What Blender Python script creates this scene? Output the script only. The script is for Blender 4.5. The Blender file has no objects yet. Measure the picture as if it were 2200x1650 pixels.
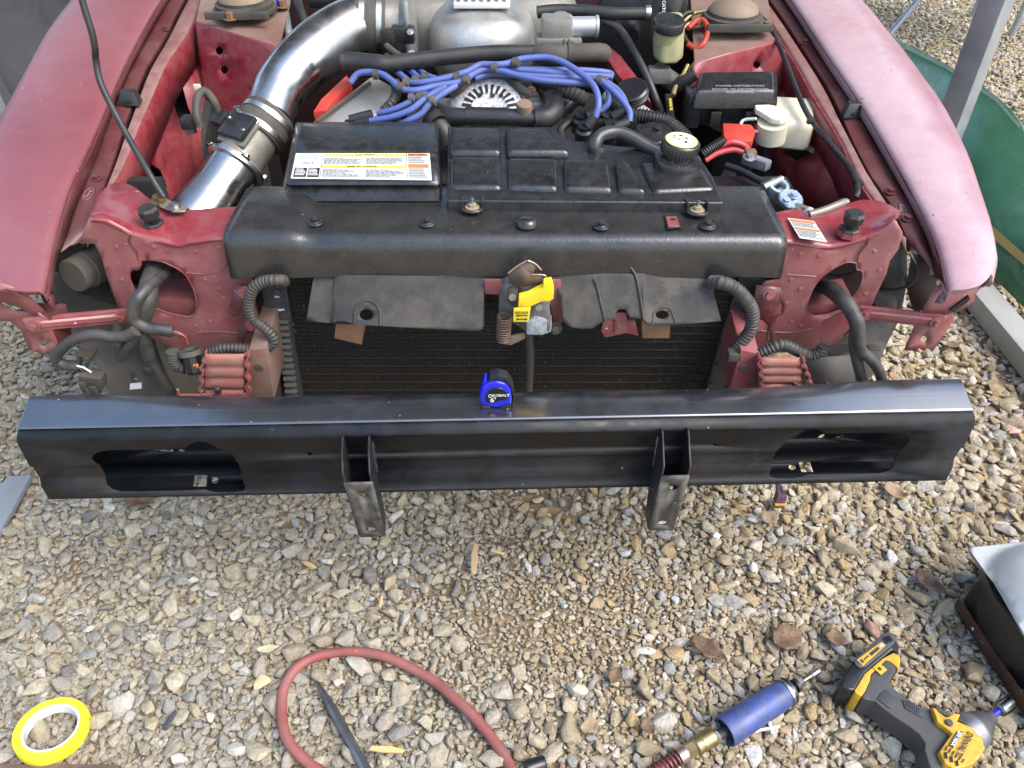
import bpy, bmesh, math, random
import numpy as np
from mathutils import Vector, Matrix, Quaternion, noise as mnoise
from mathutils.geometry import delaunay_2d_cdt
random.seed(7); np.random.seed(7)
R = math.radians
S = bpy.context.scene
COL = S.collection
# ------------------------------------------------------------------ camera
FPX, CX, CY, CAMH, PITCH = 1660.0, 1100.0, 825.0, 1.22, 40.0
CAM = Vector((0, 0, CAMH)); sp, cp = math.sin(R(PITCH)), math.cos(R(PITCH))
cd = bpy.data.cameras.new('camera'); cam = bpy.data.objects.new('camera', cd); COL.objects.link(cam)
cam.location = CAM; cam.rotation_euler = (R(90 - PITCH), 0, 0)
cd.sensor_width = 36.0; cd.lens = 36.0 * FPX / 2200.0; cd.clip_start = 0.02; cd.clip_end = 500
S.camera = cam
# ------------------------------------------------------------------ sky, sun, exposure
w = bpy.data.worlds.new('World'); S.world = w; w.use_nodes = True
nt = w.node_tree; nt.nodes.clear()
sk = nt.nodes.new('ShaderNodeTexSky'); sk.sky_type = 'NISHITA'; sk.sun_disc = False
SUN_EL, SUN_AZ = 52.0, 118.0            # azimuth clockwise from +Y: light comes from the right, a little behind the camera
sk.sun_elevation = R(SUN_EL); sk.sun_rotation = R(SUN_AZ)
sk.air_density = 1.5; sk.dust_density = 3.2; sk.ozone_density = 3.0
bg = nt.nodes.new('ShaderNodeBackground'); bg.inputs[1].default_value = 0.15
ow = nt.nodes.new('ShaderNodeOutputWorld')
nt.links.new(sk.outputs[0], bg.inputs[0]); nt.links.new(bg.outputs[0], ow.inputs[0])
sl = bpy.data.lights.new('sun', 'SUN'); sl.energy = 1.3; sl.angle = R(40); sl.color = (1, 0.95, 0.88)
so = bpy.data.objects.new('sun', sl); COL.objects.link(so); so.location = (3, -2, 6)
dirv = Vector((math.sin(R(SUN_AZ)) * math.cos(R(SUN_EL)), math.cos(R(SUN_AZ)) * math.cos(R(SUN_EL)), math.sin(R(SUN_EL))))
so.rotation_euler = dirv.to_track_quat('Z', 'Y').to_euler()
vs = S.view_settings; vs.view_transform = 'Standard'; vs.look = 'None'; vs.gamma = 1.0; vs.exposure = 1.38
vs.use_curve_mapping = False
S.cycles.max_bounces = 8; S.cycles.transparent_max_bounces = 12; S.cycles.transmission_bounces = 6
# ------------------------------------------------------------------ from a photograph pixel and a known height / distance to a point of the place
def ray(px, py):
    u = (px - CX) / FPX; v = (py - CY) / FPX
    return Vector((u, cp - v * sp, -(sp + v * cp)))
def Wz(px, py, z=0.0):
    r = ray(px, py); return CAM + r * ((z - CAMH) / r.z)
def Wy(px, py, y):
    r = ray(px, py); return CAM + r * (y / r.y)
def zb(y):                                  # height of the hood line of the car at distance y
    t = y - 0.97; return 0.60 + 0.30 * t - 0.10 * t * t
def B(px, py, dz=0.0):                      # a point dz above / below the hood line
    r = ray(px, py); lo, hi = 0.3, 6.0
    for _ in range(46):
        m = (lo + hi) / 2; p = CAM + r * m
        if p.z > zb(p.y) + dz: lo = m
        else: hi = m
    return CAM + r * lo
def PL(px, py, p0, n):                      # a point on a plane
    r = ray(px, py); n = Vector(n); return CAM + r * ((Vector(p0) - CAM).dot(n) / r.dot(n))
def plane3(a, b, c_):
    n = (b - a).cross(c_ - a).normalized()
    return lambda px, py: PL(px, py, a, n)
def bl(l): return [B(*p) for p in l]
def yl(l, y=None): return [Wy(p[0], p[1], p[2] if len(p) > 2 else y) for p in l]
def zl(l, z=None): return [Wz(p[0], p[1], p[2] if len(p) > 2 else z) for p in l]
# ------------------------------------------------------------------ materials
MATS = {}
def N(nt, t, **k):
    n = nt.nodes.new(t)
    for a, b in k.items(): setattr(n, a, b)
    return n
def M(name, col, rough=0.5, metal=0.0, coat=0.0, dirt=None, dirt2=None, speck=None, bump=None, spec=0.5, trans=0, alpha=None, sheen=0, emit=None, rvar=0.12, cior=1.5, crough=0.12):
    """dirt = (colour, amount 0-1, scale[, contrast]); speck = (colour, threshold, scale); bump = (scale, distance)"""
    if name in MATS: return MATS[name]
    m = bpy.data.materials.new(name); m.use_nodes = True; nt = m.node_tree; L = nt.links.new
    b = nt.nodes['Principled BSDF']
    b.inputs['Metallic'].default_value = metal; b.inputs['Specular IOR Level'].default_value = spec
    b.inputs['Coat Weight'].default_value = coat; b.inputs['Coat Roughness'].default_value = crough; b.inputs['Coat IOR'].default_value = cior
    if trans: b.inputs['Transmission Weight'].default_value = trans
    tc = N(nt, 'ShaderNodeTexCoord'); P = tc.outputs['Object']
    def noise(sc, det=5, ro=0.6):
        n = N(nt, 'ShaderNodeTexNoise'); n.inputs['Scale'].default_value = sc; n.inputs['Detail'].default_value = det
        n.inputs['Roughness'].default_value = ro; L(P, n.inputs['Vector']); return n.outputs['Fac']
    def ramp(f, lo, hi, inv=False):
        r = N(nt, 'ShaderNodeMapRange'); r.inputs['From Min'].default_value = lo; r.inputs['From Max'].default_value = hi
        if inv: r.inputs['To Min'].default_value = 1; r.inputs['To Max'].default_value = 0
        L(f, r.inputs['Value']); return r.outputs[0]
    def mul(f, k):
        x = N(nt, 'ShaderNodeMath', operation='MULTIPLY'); L(f, x.inputs[0]); x.inputs[1].default_value = k; return x.outputs[0]
    def mix(f, a, c2):
        x = N(nt, 'ShaderNodeMix', data_type='RGBA'); L(f, x.inputs['Factor'])
        if isinstance(a, tuple): x.inputs['A'].default_value = (*a, 1)
        else: L(a, x.inputs['A'])
        x.inputs['B'].default_value = (*c2, 1); return x.outputs['Result']
    cur = tuple(col)
    v = noise(9, 4)
    cur = mix(mul(ramp(v, 0.35, 0.7), 0.35), cur, tuple(x * 0.72 for x in col))
    rf = None
    for d in (dirt, dirt2):
        if not d: continue
        dc, am, sc = d[:3]; ct = d[3] if len(d) > 3 else 0.15
        f = mul(ramp(noise(sc, 7, 0.68), 0.5 - ct, 0.5 + ct), am); cur = mix(f, cur, dc); rf = f
    if speck:
        f = ramp(noise(speck[2], 2, 0.5), speck[1], speck[1] + 0.04); cur = mix(f, cur, speck[0])
    if isinstance(cur, tuple): b.inputs['Base Color'].default_value = (*cur, 1)
    else: L(cur, b.inputs['Base Color'])
    rn = ramp(noise(23, 5), 0.3, 0.7)
    mr = N(nt, 'ShaderNodeMapRange'); L(rn, mr.inputs['Value'])
    mr.inputs['To Min'].default_value = max(0.02, rough - rvar); mr.inputs['To Max'].default_value = min(1, rough + rvar)
    if rf is not None:
        ad = N(nt, 'ShaderNodeMath', operation='MULTIPLY_ADD'); L(rf, ad.inputs[0]); ad.inputs[1].default_value = 0.35; L(mr.outputs[0], ad.inputs[2]); L(ad.outputs[0], b.inputs['Roughness'])
    else: L(mr.outputs[0], b.inputs['Roughness'])
    if bump:
        bn = N(nt, 'ShaderNodeBump'); bn.inputs['Distance'].default_value = bump[1]; bn.inputs['Strength'].default_value = 0.6
        L(noise(bump[0], 4), bn.inputs['Height']); L(bn.outputs[0], b.inputs['Normal'])
    if emit: b.inputs['Emission Color'].default_value = (*emit, 1); b.inputs['Emission Strength'].default_value = 1
    MATS[name] = m; return m
DUST = (0.20, 0.165, 0.125); BROWN = (0.13, 0.095, 0.06)
RED = M('red_body_paint', (0.200, 0.012, 0.022), 0.34, coat=0.3, dirt=((0.25, 0.06, 0.065), 0.4, 7, 0.2), dirt2=((0.33, 0.20, 0.18), 0.16, 34, 0.10), speck=((0.55, 0.48, 0.42), 0.745, 160))
REDD = M('dusty_red_paint', (0.195, 0.022, 0.032), 0.42, coat=0.15, dirt=((0.28, 0.115, 0.115), 0.7, 9, 0.2), dirt2=((0.27, 0.19, 0.16), 0.3, 28, 0.15), speck=((0.6, 0.5, 0.45), 0.735, 120))
DKRED = M('dark_red_paint', (0.085, 0.010, 0.015), 0.4, coat=0.2, dirt=((0.14, 0.075, 0.065), 0.6, 14, 0.2), speck=((0.5, 0.45, 0.45), 0.75, 140))
FENL = M('faded_red_metallic_paint', (0.18, 0.042, 0.054), 0.36, metal=0.0, coat=0.45, crough=0.3, dirt=((0.26, 0.115, 0.125), 0.75, 2.6, 0.3), speck=((0.7, 0.6, 0.6), 0.75, 130), bump=(3, 0.004))
FENR = M('peeling_red_clearcoat', (0.33, 0.15, 0.175), 0.36, metal=0.0, coat=0.35, crough=0.3, dirt=((0.47, 0.37, 0.40), 0.85, 2.2, 0.3), dirt2=((0.52, 0.44, 0.46), 0.3, 60, 0.25), speck=((0.12, 0.03, 0.03), 0.73, 110))
def outer_edge(m, col, x0, x1):            # sound red paint left along the outer edge, beyond the peeled clearcoat
    nt = m.node_tree; L = nt.links.new; b = nt.nodes['Principled BSDF']; src = b.inputs['Base Color'].links[0].from_socket
    tc = N(nt, 'ShaderNodeTexCoord'); sx = N(nt, 'ShaderNodeSeparateXYZ'); L(tc.outputs['Object'], sx.inputs[0])
    n = N(nt, 'ShaderNodeTexNoise'); n.inputs['Scale'].default_value = 9; n.inputs['Detail'].default_value = 7; L(tc.outputs['Object'], n.inputs['Vector'])
    ma = N(nt, 'ShaderNodeMath', operation='MULTIPLY_ADD'); L(n.outputs['Fac'], ma.inputs[0]); ma.inputs[1].default_value = .05; L(sx.outputs['X'], ma.inputs[2])
    mr = N(nt, 'ShaderNodeMapRange'); mr.inputs['From Min'].default_value = x0 + .025; mr.inputs['From Max'].default_value = x1 + .025; mr.inputs['To Max'].default_value = .85; L(ma.outputs[0], mr.inputs[0])
    mx = N(nt, 'ShaderNodeMix', data_type='RGBA'); L(mr.outputs[0], mx.inputs['Factor']); L(src, mx.inputs['A']); mx.inputs['B'].default_value = (*col, 1); L(mx.outputs['Result'], b.inputs['Base Color'])
outer_edge(FENR, (.20, .035, .05), .725, .775)
BLK = M('black_plastic', (0.010, 0.011, 0.0135), 0.26, spec=0.75, dirt=((0.028, 0.027, 0.025), 0.3, 13, 0.15), dirt2=((0.055, 0.05, 0.042), 0.2, 60, 0.1), speck=((0.4, 0.38, 0.34), 0.77, 210), bump=(240, 0.0006))
BLKD = M('dusty_black_plastic', (0.012, 0.013, 0.0155), 0.25, spec=0.8, dirt=((0.040, 0.036, 0.029), 0.40, 6, 0.16), dirt2=((0.05, 0.045, 0.037), 0.25, 30, 0.14), speck=((0.45, 0.42, 0.38), 0.765, 200), bump=(200, 0.0006))
FLAP = M('dirty_grey_plastic_flap', (0.030, 0.028, 0.026), 0.55, spec=0.4, dirt=((0.085, 0.070, 0.052), 0.6, 10, 0.10), dirt2=((0.022, 0.024, 0.028), 0.5, 26, 0.08), bump=(220, 0.0006))
RUB = M('black_rubber', (0.013, 0.0135, 0.015), 0.42, dirt=((0.06, 0.055, 0.047), 0.35, 18, 0.15))
RUBD = M('dusty_rubber', (0.042, 0.039, 0.034), 0.62, dirt=((0.105, 0.088, 0.067), 0.65, 20, 0.16))
LOOM = M('grey_conduit', (0.034, 0.033, 0.032), 0.5, dirt=((0.09, 0.078, 0.062), 0.55, 25, 0.15))
TAPE = M('harness_tape', (0.026, 0.027, 0.029), 0.40, dirt=((0.085, 0.075, 0.062), 0.55, 30, 0.12), bump=(70, 0.002))
SHLD = M('grey_splash_shield', (0.060, 0.063, 0.070), 0.45, dirt=((0.125, 0.108, 0.09), 0.6, 12, 0.14), bump=(9, 0.004))
VOID = M('void_shade_black', (0.010, 0.010, 0.010), 0.8)  # near-black that stands in for the shade inside holes and gaps
BEAM = M('satin_black_steel', (0.010, 0.011, 0.013), 0.24, spec=0.5, dirt=((0.020, 0.018, 0.015), 0.4, 7, 0.12), dirt2=((0.014, 0.017, 0.022), 0.6, 18, 0.06), speck=((0.45, 0.43, 0.4), 0.765, 150), bump=(5, 0.0012), rvar=0.06, coat=1.0, cior=1.9)
BEAMT = M('smooth_black_steel', (0.010, 0.011, 0.014), 0.3, spec=0.5, coat=1.0, cior=2.5, crough=0.17, dirt=((0.020, 0.019, 0.017), 0.4, 7, 0.12), dirt2=((0.014, 0.018, 0.024), 0.6, 16, 0.06), speck=((0.45, 0.43, 0.4), 0.765, 150))
BEAMF = M('dull_black_steel', (0.010, 0.0105, 0.012), 0.42, spec=0.35, dirt=((0.026, 0.022, 0.018), 0.5, 6, 0.12), dirt2=((0.018, 0.021, 0.027), 0.6, 20, 0.07), speck=((0.45, 0.43, 0.4), 0.765, 150), bump=(5, 0.001))
BEAMI = M('gloss_black_steel', (0.005, 0.006, 0.008), 0.32, spec=.3, dirt=((0.012, 0.014, 0.018), 0.3, 6), speck=((0.4, 0.4, 0.38), 0.79, 170))
CHROME = M('polished_aluminium', (0.55, 0.56, 0.58), 0.19, metal=1, dirt=((0.20, 0.195, 0.19), 0.65, 11, 0.12), speck=((0.9, 0.9, 0.9), 0.765, 70), rvar=0.06)
CAST = M('cast_aluminium', (0.50, 0.50, 0.49), 0.42, metal=0.85, dirt=((0.24, 0.22, 0.18), 0.55, 14, 0.2), bump=(120, 0.001))
CASTD = M('dirty_cast_aluminium', (0.33, 0.32, 0.29), 0.5, metal=0.6, dirt=((0.13, 0.11, 0.085), 0.65, 16, 0.2), bump=(120, 0.001))
ALT = M('rough_alternator_casting', (0.60, 0.60, 0.62), 0.45, metal=0.25, dirt=((0.12, 0.11, 0.115), 0.6, 130, 0.08), bump=(150, 0.003))
STEEL = M('bright_steel', (0.55, 0.55, 0.54), 0.3, metal=1, dirt=((0.2, 0.17, 0.13), 0.35, 40))
ZINC = M('galvanised_plate', (0.26, 0.28, 0.31), 0.5, metal=0.35, dirt=((0.50, 0.54, 0.60), 0.7, 230, 0.12))
ZINCB = M('blue_zinc', (0.42, 0.50, 0.56), 0.25, metal=0.8, dirt=((0.6, 0.62, 0.62), 0.5, 35))
RUST = M('rusty_steel', (0.22, 0.11, 0.055), 0.75, dirt=((0.10, 0.065, 0.045), 0.7, 40, 0.2))
BRSPR = M('brown_spring_steel', (0.17, 0.105, 0.08), 0.5, metal=0.3, dirt=((0.08, 0.05, 0.04), 0.5, 60))
BRASS = M('worn_brass', (0.36, 0.27, 0.13), 0.35, metal=0.85, dirt=((0.12, 0.10, 0.06), 0.5, 45))
BLUEW = M('blue_silicone_wire', (0.075, 0.12, 0.37), 0.45, dirt=((0.10, 0.10, 0.16), 0.5, 40, 0.18))
REDP = M('red_plastic', (0.48, 0.035, 0.022), 0.4, dirt=((0.25, 0.08, 0.05), 0.4, 30))
REDW = M('red_cable', (0.50, 0.04, 0.06), 0.4, dirt=((0.3, 0.12, 0.1), 0.4, 35))
YEL = M('yellow_plastic', (0.82, 0.60, 0.02), 0.42, dirt=((0.45, 0.33, 0.05), 0.35, 25))
YELO = M('tool_yellow_plastic', (0.70, 0.37, 0.012), 0.42, dirt=((0.36, 0.22, 0.04), 0.45, 28, 0.12), dirt2=((0.16, 0.11, 0.05), 0.35, 75, 0.07))
TYEL = M('yellow_vinyl_tape', (0.80, 0.66, 0.03), 0.4, dirt=((0.7, 0.55, 0.02), 0.3, 20))
WHT = M('white_plastic', (0.72, 0.72, 0.70), 0.5, dirt=((0.5, 0.47, 0.42), 0.3, 25))
PAPER = M('white_label', (0.66, 0.66, 0.64), 0.55, dirt=((0.42, 0.40, 0.36), 0.4, 60, 0.15))
MILK = M('milky_plastic', (0.62, 0.58, 0.46), 0.4, dirt=((0.42, 0.34, 0.20), 0.4, 22))
OLDP = M('yellowed_reservoir', (0.34, 0.33, 0.18), 0.4, dirt=((0.20, 0.17, 0.08), 0.6, 24))
GOLD = M('cad_plated_pipe', (0.40, 0.31, 0.14), 0.35, metal=0.7, dirt=((0.15, 0.11, 0.07), 0.5, 50))
MASK = M('masking_tape', (0.50, 0.47, 0.24), 0.6)
INKB = M('black_ink', (0.02, 0.02, 0.02), 0.6); INKG = M('grey_print', (0.22, 0.22, 0.22), 0.6)
LYEL = M('label_yellow', (0.75, 0.66, 0.08), 0.55); LORG = M('label_orange', (0.66, 0.19, 0.06), 0.55)
COBALT = M('cobalt_blue_plastic', (0.015, 0.02, 0.55), 0.32); GUN = M('blue_grip_rubber', (0.035, 0.075, 0.30), 0.42, dirt=((0.02, 0.025, 0.045), 0.7, 22, 0.2), dirt2=((0.16, 0.14, 0.12), 0.3, 60))
GREY = M('grey_tool_rubber', (0.045, 0.045, 0.05), 0.5, dirt=((0.09, 0.08, 0.07), 0.4, 40))
BATT = M('battery_black_plastic', (0.014, 0.014, 0.016), 0.3)
HOSE = M('faded_red_hose', (0.25, 0.055, 0.05), 0.6, dirt=((0.16, 0.085, 0.07), 0.6, 35, 0.12), dirt2=((0.34, 0.15, 0.13), 0.45, 14, 0.15), speck=((0.6, 0.55, 0.5), 0.73, 130))
POSTM = M('galvanised_tube', (0.34, 0.37, 0.40), 0.38, metal=0.5, dirt=((0.5, 0.53, 0.56), 0.4, 10))
RAILM = M('pale_grey_rail', (0.36, 0.36, 0.34), 0.5, metal=0.2, dirt=((0.25, 0.24, 0.2), 0.4, 8))
LEAF = M('dry_brown_leaf', (0.125, 0.072, 0.040), 0.6, dirt=((0.27, 0.175, 0.105), 0.75, 32, 0.14), dirt2=((0.05, 0.028, 0.02), 0.6, 75, 0.1), bump=(60, .004))
LEAF2 = M('dry_tan_leaf', (0.30, 0.21, 0.125), 0.65, dirt=((0.14, 0.085, 0.055), 0.7, 35, 0.14), dirt2=((0.4, 0.3, 0.2), 0.5, 70, 0.1), bump=(60, .004))
WOOD = M('pale_split_wood', (0.60, 0.45, 0.20), 0.7, dirt=((0.35, 0.22, 0.09), 0.5, 30))
# ------------------------------------------------------------------ mesh helpers
def link(name, me, mat, parent):
    o = bpy.data.objects.new(name, me); COL.objects.link(o)
    if mat: me.materials.append(mat)
    if parent is not None:
        o.parent = parent
        if parent.type == 'EMPTY': o.matrix_parent_inverse = Matrix.Translation(-parent.location)
    return o
def fin(name, bm, mat, parent=None, sharp=38, recalc=True):
    if recalc: bmesh.ops.recalc_face_normals(bm, faces=bm.faces)
    me = bpy.data.meshes.new(name); bm.to_mesh(me); bm.free()
    if sharp:
        me.polygons.foreach_set('use_smooth', [True] * len(me.polygons)); me.set_sharp_from_angle(angle=R(sharp))
    return link(name, me, mat, parent)
def empty(name, loc, label, cat, group=None):
    o = bpy.data.objects.new(name, None); COL.objects.link(o); o.location = loc; o.empty_display_size = 0.05
    tag(o, label, cat, group); return o
def tag(o, label, cat, group=None):
    o['label'] = label; o['category'] = cat
    if group: o['group'] = group
    return o
def solid(o, t, off=0.0):
    m = o.modifiers.new('thickness', 'SOLIDIFY'); m.thickness = t; m.offset = off; m.use_even_offset = False; return o
def catmull(pts, sub):
    if len(pts) < 3 or sub < 2: return list(pts)
    P = [pts[0] * 2 - pts[1]] + list(pts) + [pts[-1] * 2 - pts[-2]]; out = []
    for i in range(1, len(P) - 2):
        a, b_, c_, d = P[i - 1], P[i], P[i + 1], P[i + 2]
        for k in range(sub):
            t = k / sub
            out.append(0.5 * ((2 * b_) + (c_ - a) * t + (2 * a - 5 * b_ + 4 * c_ - d) * t * t + (3 * b_ - a - 3 * c_ + d) * t ** 3))
    out.append(pts[-1]); return out
def resample(pts, n):
    L = [0]
    for a, b_ in zip(pts, pts[1:]): L.append(L[-1] + (b_ - a).length)
    out = []; j = 0
    for i in range(n):
        t = L[-1] * i / (n - 1)
        while j < len(L) - 2 and L[j + 1] < t: j += 1
        d = L[j + 1] - L[j]; f = (t - L[j]) / d if d > 1e-9 else 0
        out.append(pts[j].lerp(pts[j + 1], min(1, max(0, f))))
    return out
def ringmesh(bm, path, rad, seg=10, cap=True, prof=None, up=None):
    """sweep a circle (or 2-D profile) along path; rad = number or list"""
    n = len(path); T = []
    for i in range(n):
        t = (path[min(i + 1, n - 1)] - path[max(i - 1, 0)]); T.append(t.normalized() if t.length > 1e-9 else Vector((0, 0, 1)))
    ref = up if up else (Vector((0, 0, 1)) if abs(T[0].z) < 0.9 else Vector((1, 0, 0)))
    nrm = (ref - T[0] * ref.dot(T[0])).normalized(); rings = []
    for i in range(n):
        if i:
            q = T[i - 1].rotation_difference(T[i]); nrm = (q @ nrm); nrm = (nrm - T[i] * nrm.dot(T[i])).normalized()
        bn = T[i].cross(nrm); r = rad[i] if isinstance(rad, (list, tuple)) else rad
        if prof: vs_ = [bm.verts.new(path[i] + bn * (x * r) + nrm * (y * r)) for x, y in prof]
        else: vs_ = [bm.verts.new(path[i] + (nrm * math.cos(2 * math.pi * k / seg) + bn * math.sin(2 * math.pi * k / seg)) * r) for k in range(seg)]
        rings.append(vs_)
    m = len(rings[0])
    for a, b_ in zip(rings, rings[1:]):
        for k in range(m): bm.faces.new((a[k], a[(k + 1) % m], b_[(k + 1) % m], b_[k]))
    if cap: bm.faces.new(rings[0][::-1]); bm.faces.new(rings[-1])
def tube(name, pts, r, mat, parent=None, seg=10, sub=6, cap=True, corr=None, up=None):
    pa = catmull(pts, sub)
    if isinstance(r, (list, tuple)):
        rr = []
        for i in range(len(pa)):
            t = i / (len(pa) - 1) * (len(r) - 1); k = min(int(t), len(r) - 2); rr.append(r[k] + (r[k + 1] - r[k]) * (t - k))
        r = rr
    if corr:                                     # (pitch, depth): ribbed conduit
        L = sum((b_ - a).length for a, b_ in zip(pa, pa[1:])); n = max(4, int(L / corr[0])) * 4
        pa = resample(pa, n + 1); r0 = r if not isinstance(r, list) else r[0]
        r = [r0 * (1 + (corr[1] if i % 4 in (0, 1) else -corr[1])) for i in range(n + 1)]
    bm = bmesh.new(); ringmesh(bm, pa, r, seg, cap, up=up)
    return fin(name, bm, mat, parent, sharp=50)
def lathe(name, prof, org, axis, mat, parent=None, seg=24, sharp=35, arc=None):
    """prof = [(radius, height along axis)]"""
    bm = bmesh.new(); q = Vector((0, 0, 1)).rotation_difference(Vector(axis).normalized()); rings = []
    for r, h in prof:
        if r < 1e-6: rings.append([bm.verts.new(Vector(org) + q @ Vector((0, 0, h)))])
        else: rings.append([bm.verts.new(Vector(org) + q @ Vector((r * math.cos(2 * math.pi * k / seg), r * math.sin(2 * math.pi * k / seg), h))) for k in range(seg)])
    for a, b_ in zip(rings, rings[1:]):
        for k in range(seg):
            k2 = (k + 1) % seg
            f = [a[k % len(a)], a[k2 % len(a)], b_[k2 % len(b_)], b_[k % len(b_)]]
            u = []
            for v in f:
                if v not in u: u.append(v)
            if len(u) > 2: bm.faces.new(u)
    if len(rings[0]) > 2 and len(rings[-1]) > 2:            # a hollow ring: close it through the bore
        for k in range(seg): bm.faces.new((rings[-1][k], rings[-1][(k + 1) % seg], rings[0][(k + 1) % seg], rings[0][k]))
    else:
        for e in (rings[0], rings[-1]):
            if len(e) > 2: bm.faces.new(e)
    return fin(name, bm, mat, parent, sharp)
def bevel(bm, w_, seg=2, ang=25):
    es = [e for e in bm.edges if len(e.link_faces) == 2 and e.calc_face_angle(0) > R(ang)]
    if w_ > 0: bmesh.ops.bevel(bm, geom=es, offset=w_, segments=seg, profile=0.6, affect='EDGES', clamp_overlap=True)
def prism(name, pts, vec, mat, parent=None, bev=0.0, seg=2, top=None, sharp=38):
    """polygon (world points) pushed along vec; top = scale of the far polygon"""
    bm = bmesh.new(); vec = Vector(vec); a = [bm.verts.new(p) for p in pts]
    c_ = sum(pts, Vector()) / len(pts)
    b_ = [bm.verts.new((c_ + (p - c_) * (top or 1.0)) + vec) for p in pts]; n = len(pts)
    bm.faces.new(a[::-1]); bm.faces.new(b_)
    for i in range(n): bm.faces.new((a[i], a[(i + 1) % n], b_[(i + 1) % n], b_[i]))
    bmesh.ops.recalc_face_normals(bm, faces=bm.faces); bevel(bm, bev, seg)
    return fin(name, bm, mat, parent, sharp)
def rbox(name, c_, size, mat, parent=None, bev=0.004, rot=None, seg=2, taper=(1, 1), sharp=38):
    bm = bmesh.new(); sx, sy, sz = (x / 2 for x in size); q = rot if rot else Matrix.Identity(3)
    V = [bm.verts.new(Vector(c_) + q @ Vector((x * sx * (taper[0] if z > 0 else 1), y * sy * (taper[1] if z > 0 else 1), z * sz))) for z in (-1, 1) for y in (-1, 1) for x in (-1, 1)]
    for f in ((0, 2, 3, 1), (4, 5, 7, 6), (0, 1, 5, 4), (2, 6, 7, 3), (0, 4, 6, 2), (1, 3, 7, 5)): bm.faces.new([V[i] for i in f])
    bmesh.ops.recalc_face_normals(bm, faces=bm.faces); bevel(bm, bev, seg)
    return fin(name, bm, mat, parent, sharp)
def loft(name, rows, mat, parent=None, thick=0.0012, su=1, sv=1, sharp=30, off=0.0, closed=False):
    rows = [catmull(r, su) for r in rows]
    if sv > 1: rows = [list(x) for x in zip(*[catmull(list(c_), sv) for c_ in zip(*rows)])]
    bm = bmesh.new(); G = [[bm.verts.new(p) for p in r] for r in rows]
    for a, b_ in zip(G, G[1:]):
        for i in range(len(a) - 1):
            if (a[i].co - a[i + 1].co).length < 1e-7 and (b_[i].co - b_[i + 1].co).length < 1e-7: continue
            bm.faces.new((a[i], a[i + 1], b_[i + 1], b_[i]))
    bmesh.ops.remove_doubles(bm, verts=bm.verts, dist=1e-6)
    o = fin(name, bm, mat, parent, sharp, recalc=True)
    if thick: solid(o, thick, off)
    return o
def inpoly(x, y, P):
    c_ = False; n = len(P); j = n - 1
    for i in range(n):
        xi, yi = P[i]; xj, yj = P[j]
        if (yi > y) != (yj > y) and x < (xj - xi) * (y - yi) / (yj - yi) + xi: c_ = not c_
        j = i
    return c_
def ellipse(cx, cy, rx, ry, n=14, rot=0):
    ca, sa = math.cos(R(rot)), math.sin(R(rot)); o = []
    for k in range(n):
        a = 2 * math.pi * k / n; x, y = rx * math.cos(a), ry * math.sin(a); o.append((cx + x * ca - y * sa, cy + x * sa + y * ca))
    return o
def plate(name, outer, holes, fn, mat, parent=None, thick=0.0015, grid=None, lines=(), sharp=30, off=-1.0):
    """sheet cut from a flat outline with holes, laid on the surface fn(x, y); lines = creases"""
    V = []; E = []
    def loop(P):
        s0 = len(V); V.extend(Vector(p) for p in P); n = len(P)
        E.extend((s0 + i, s0 + (i + 1) % n) for i in range(n))
    loop(outer)
    for h in holes: loop(h)
    for l in lines:
        s0 = len(V); V.extend(Vector(p) for p in l); E.extend((s0 + i, s0 + i + 1) for i in range(len(l) - 1))
    if grid:
        xs = [p[0] for p in outer]; ys = [p[1] for p in outer]; y = min(ys) + grid / 2
        while y < max(ys):
            x = min(xs) + grid / 2
            while x < max(xs):
                if inpoly(x, y, outer) and not any(inpoly(x, y, h) for h in holes): V.append(Vector((x + random.uniform(-.1, .1) * grid, y + random.uniform(-.1, .1) * grid)))
                x += grid
            y += grid
    r = delaunay_2d_cdt(V, E, [], 0, 1e-5); v2, f2 = r[0], r[2]
    bm = bmesh.new(); vv = [bm.verts.new(fn(p.x, p.y)) for p in v2]
    for f in f2:
        cx_ = sum(v2[i].x for i in f) / len(f); cy_ = sum(v2[i].y for i in f) / len(f)
        if inpoly(cx_, cy_, outer) and not any(inpoly(cx_, cy_, h) for h in holes):
            try: bm.faces.new([vv[i] for i in f])
            except ValueError: pass
    bmesh.ops.delete(bm, geom=[v for v in bm.verts if not v.link_faces], context='VERTS')
    bmesh.ops.recalc_face_normals(bm, faces=bm.faces)
    fl = sum(f.normal.dot(f.calc_center_median() - CAM) for f in bm.faces)
    if fl > 0: bmesh.ops.reverse_faces(bm, faces=bm.faces)
    o = fin(name, bm, mat, parent, sharp, recalc=False)
    if thick: solid(o, thick, off)
    return o
def text(name, s, org, xdir, up, size, mat, parent=None, lift=0.0004, align='CENTER', sx=1.0):
    cu = bpy.data.curves.new(name, 'FONT'); cu.body = s; cu.size = size; cu.align_x = align; cu.align_y = 'CENTER'; cu.resolution_u = 2; cu.offset = size * .025
    t = bpy.data.objects.new(name, cu); COL.objects.link(t)
    me = bpy.data.meshes.new_from_object(t.evaluated_get(bpy.context.evaluated_depsgraph_get()))
    bpy.data.objects.remove(t)
    x = Vector(xdir).normalized(); z = x.cross(Vector(up)).normalized(); y = z.cross(x)
    mt = Matrix((x * sx, y, z)).transposed().to_4x4(); mt.translation = Vector(org) + z * lift
    me.transform(mt); me.materials.clear(); return link(name, me, mat, parent)
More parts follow.
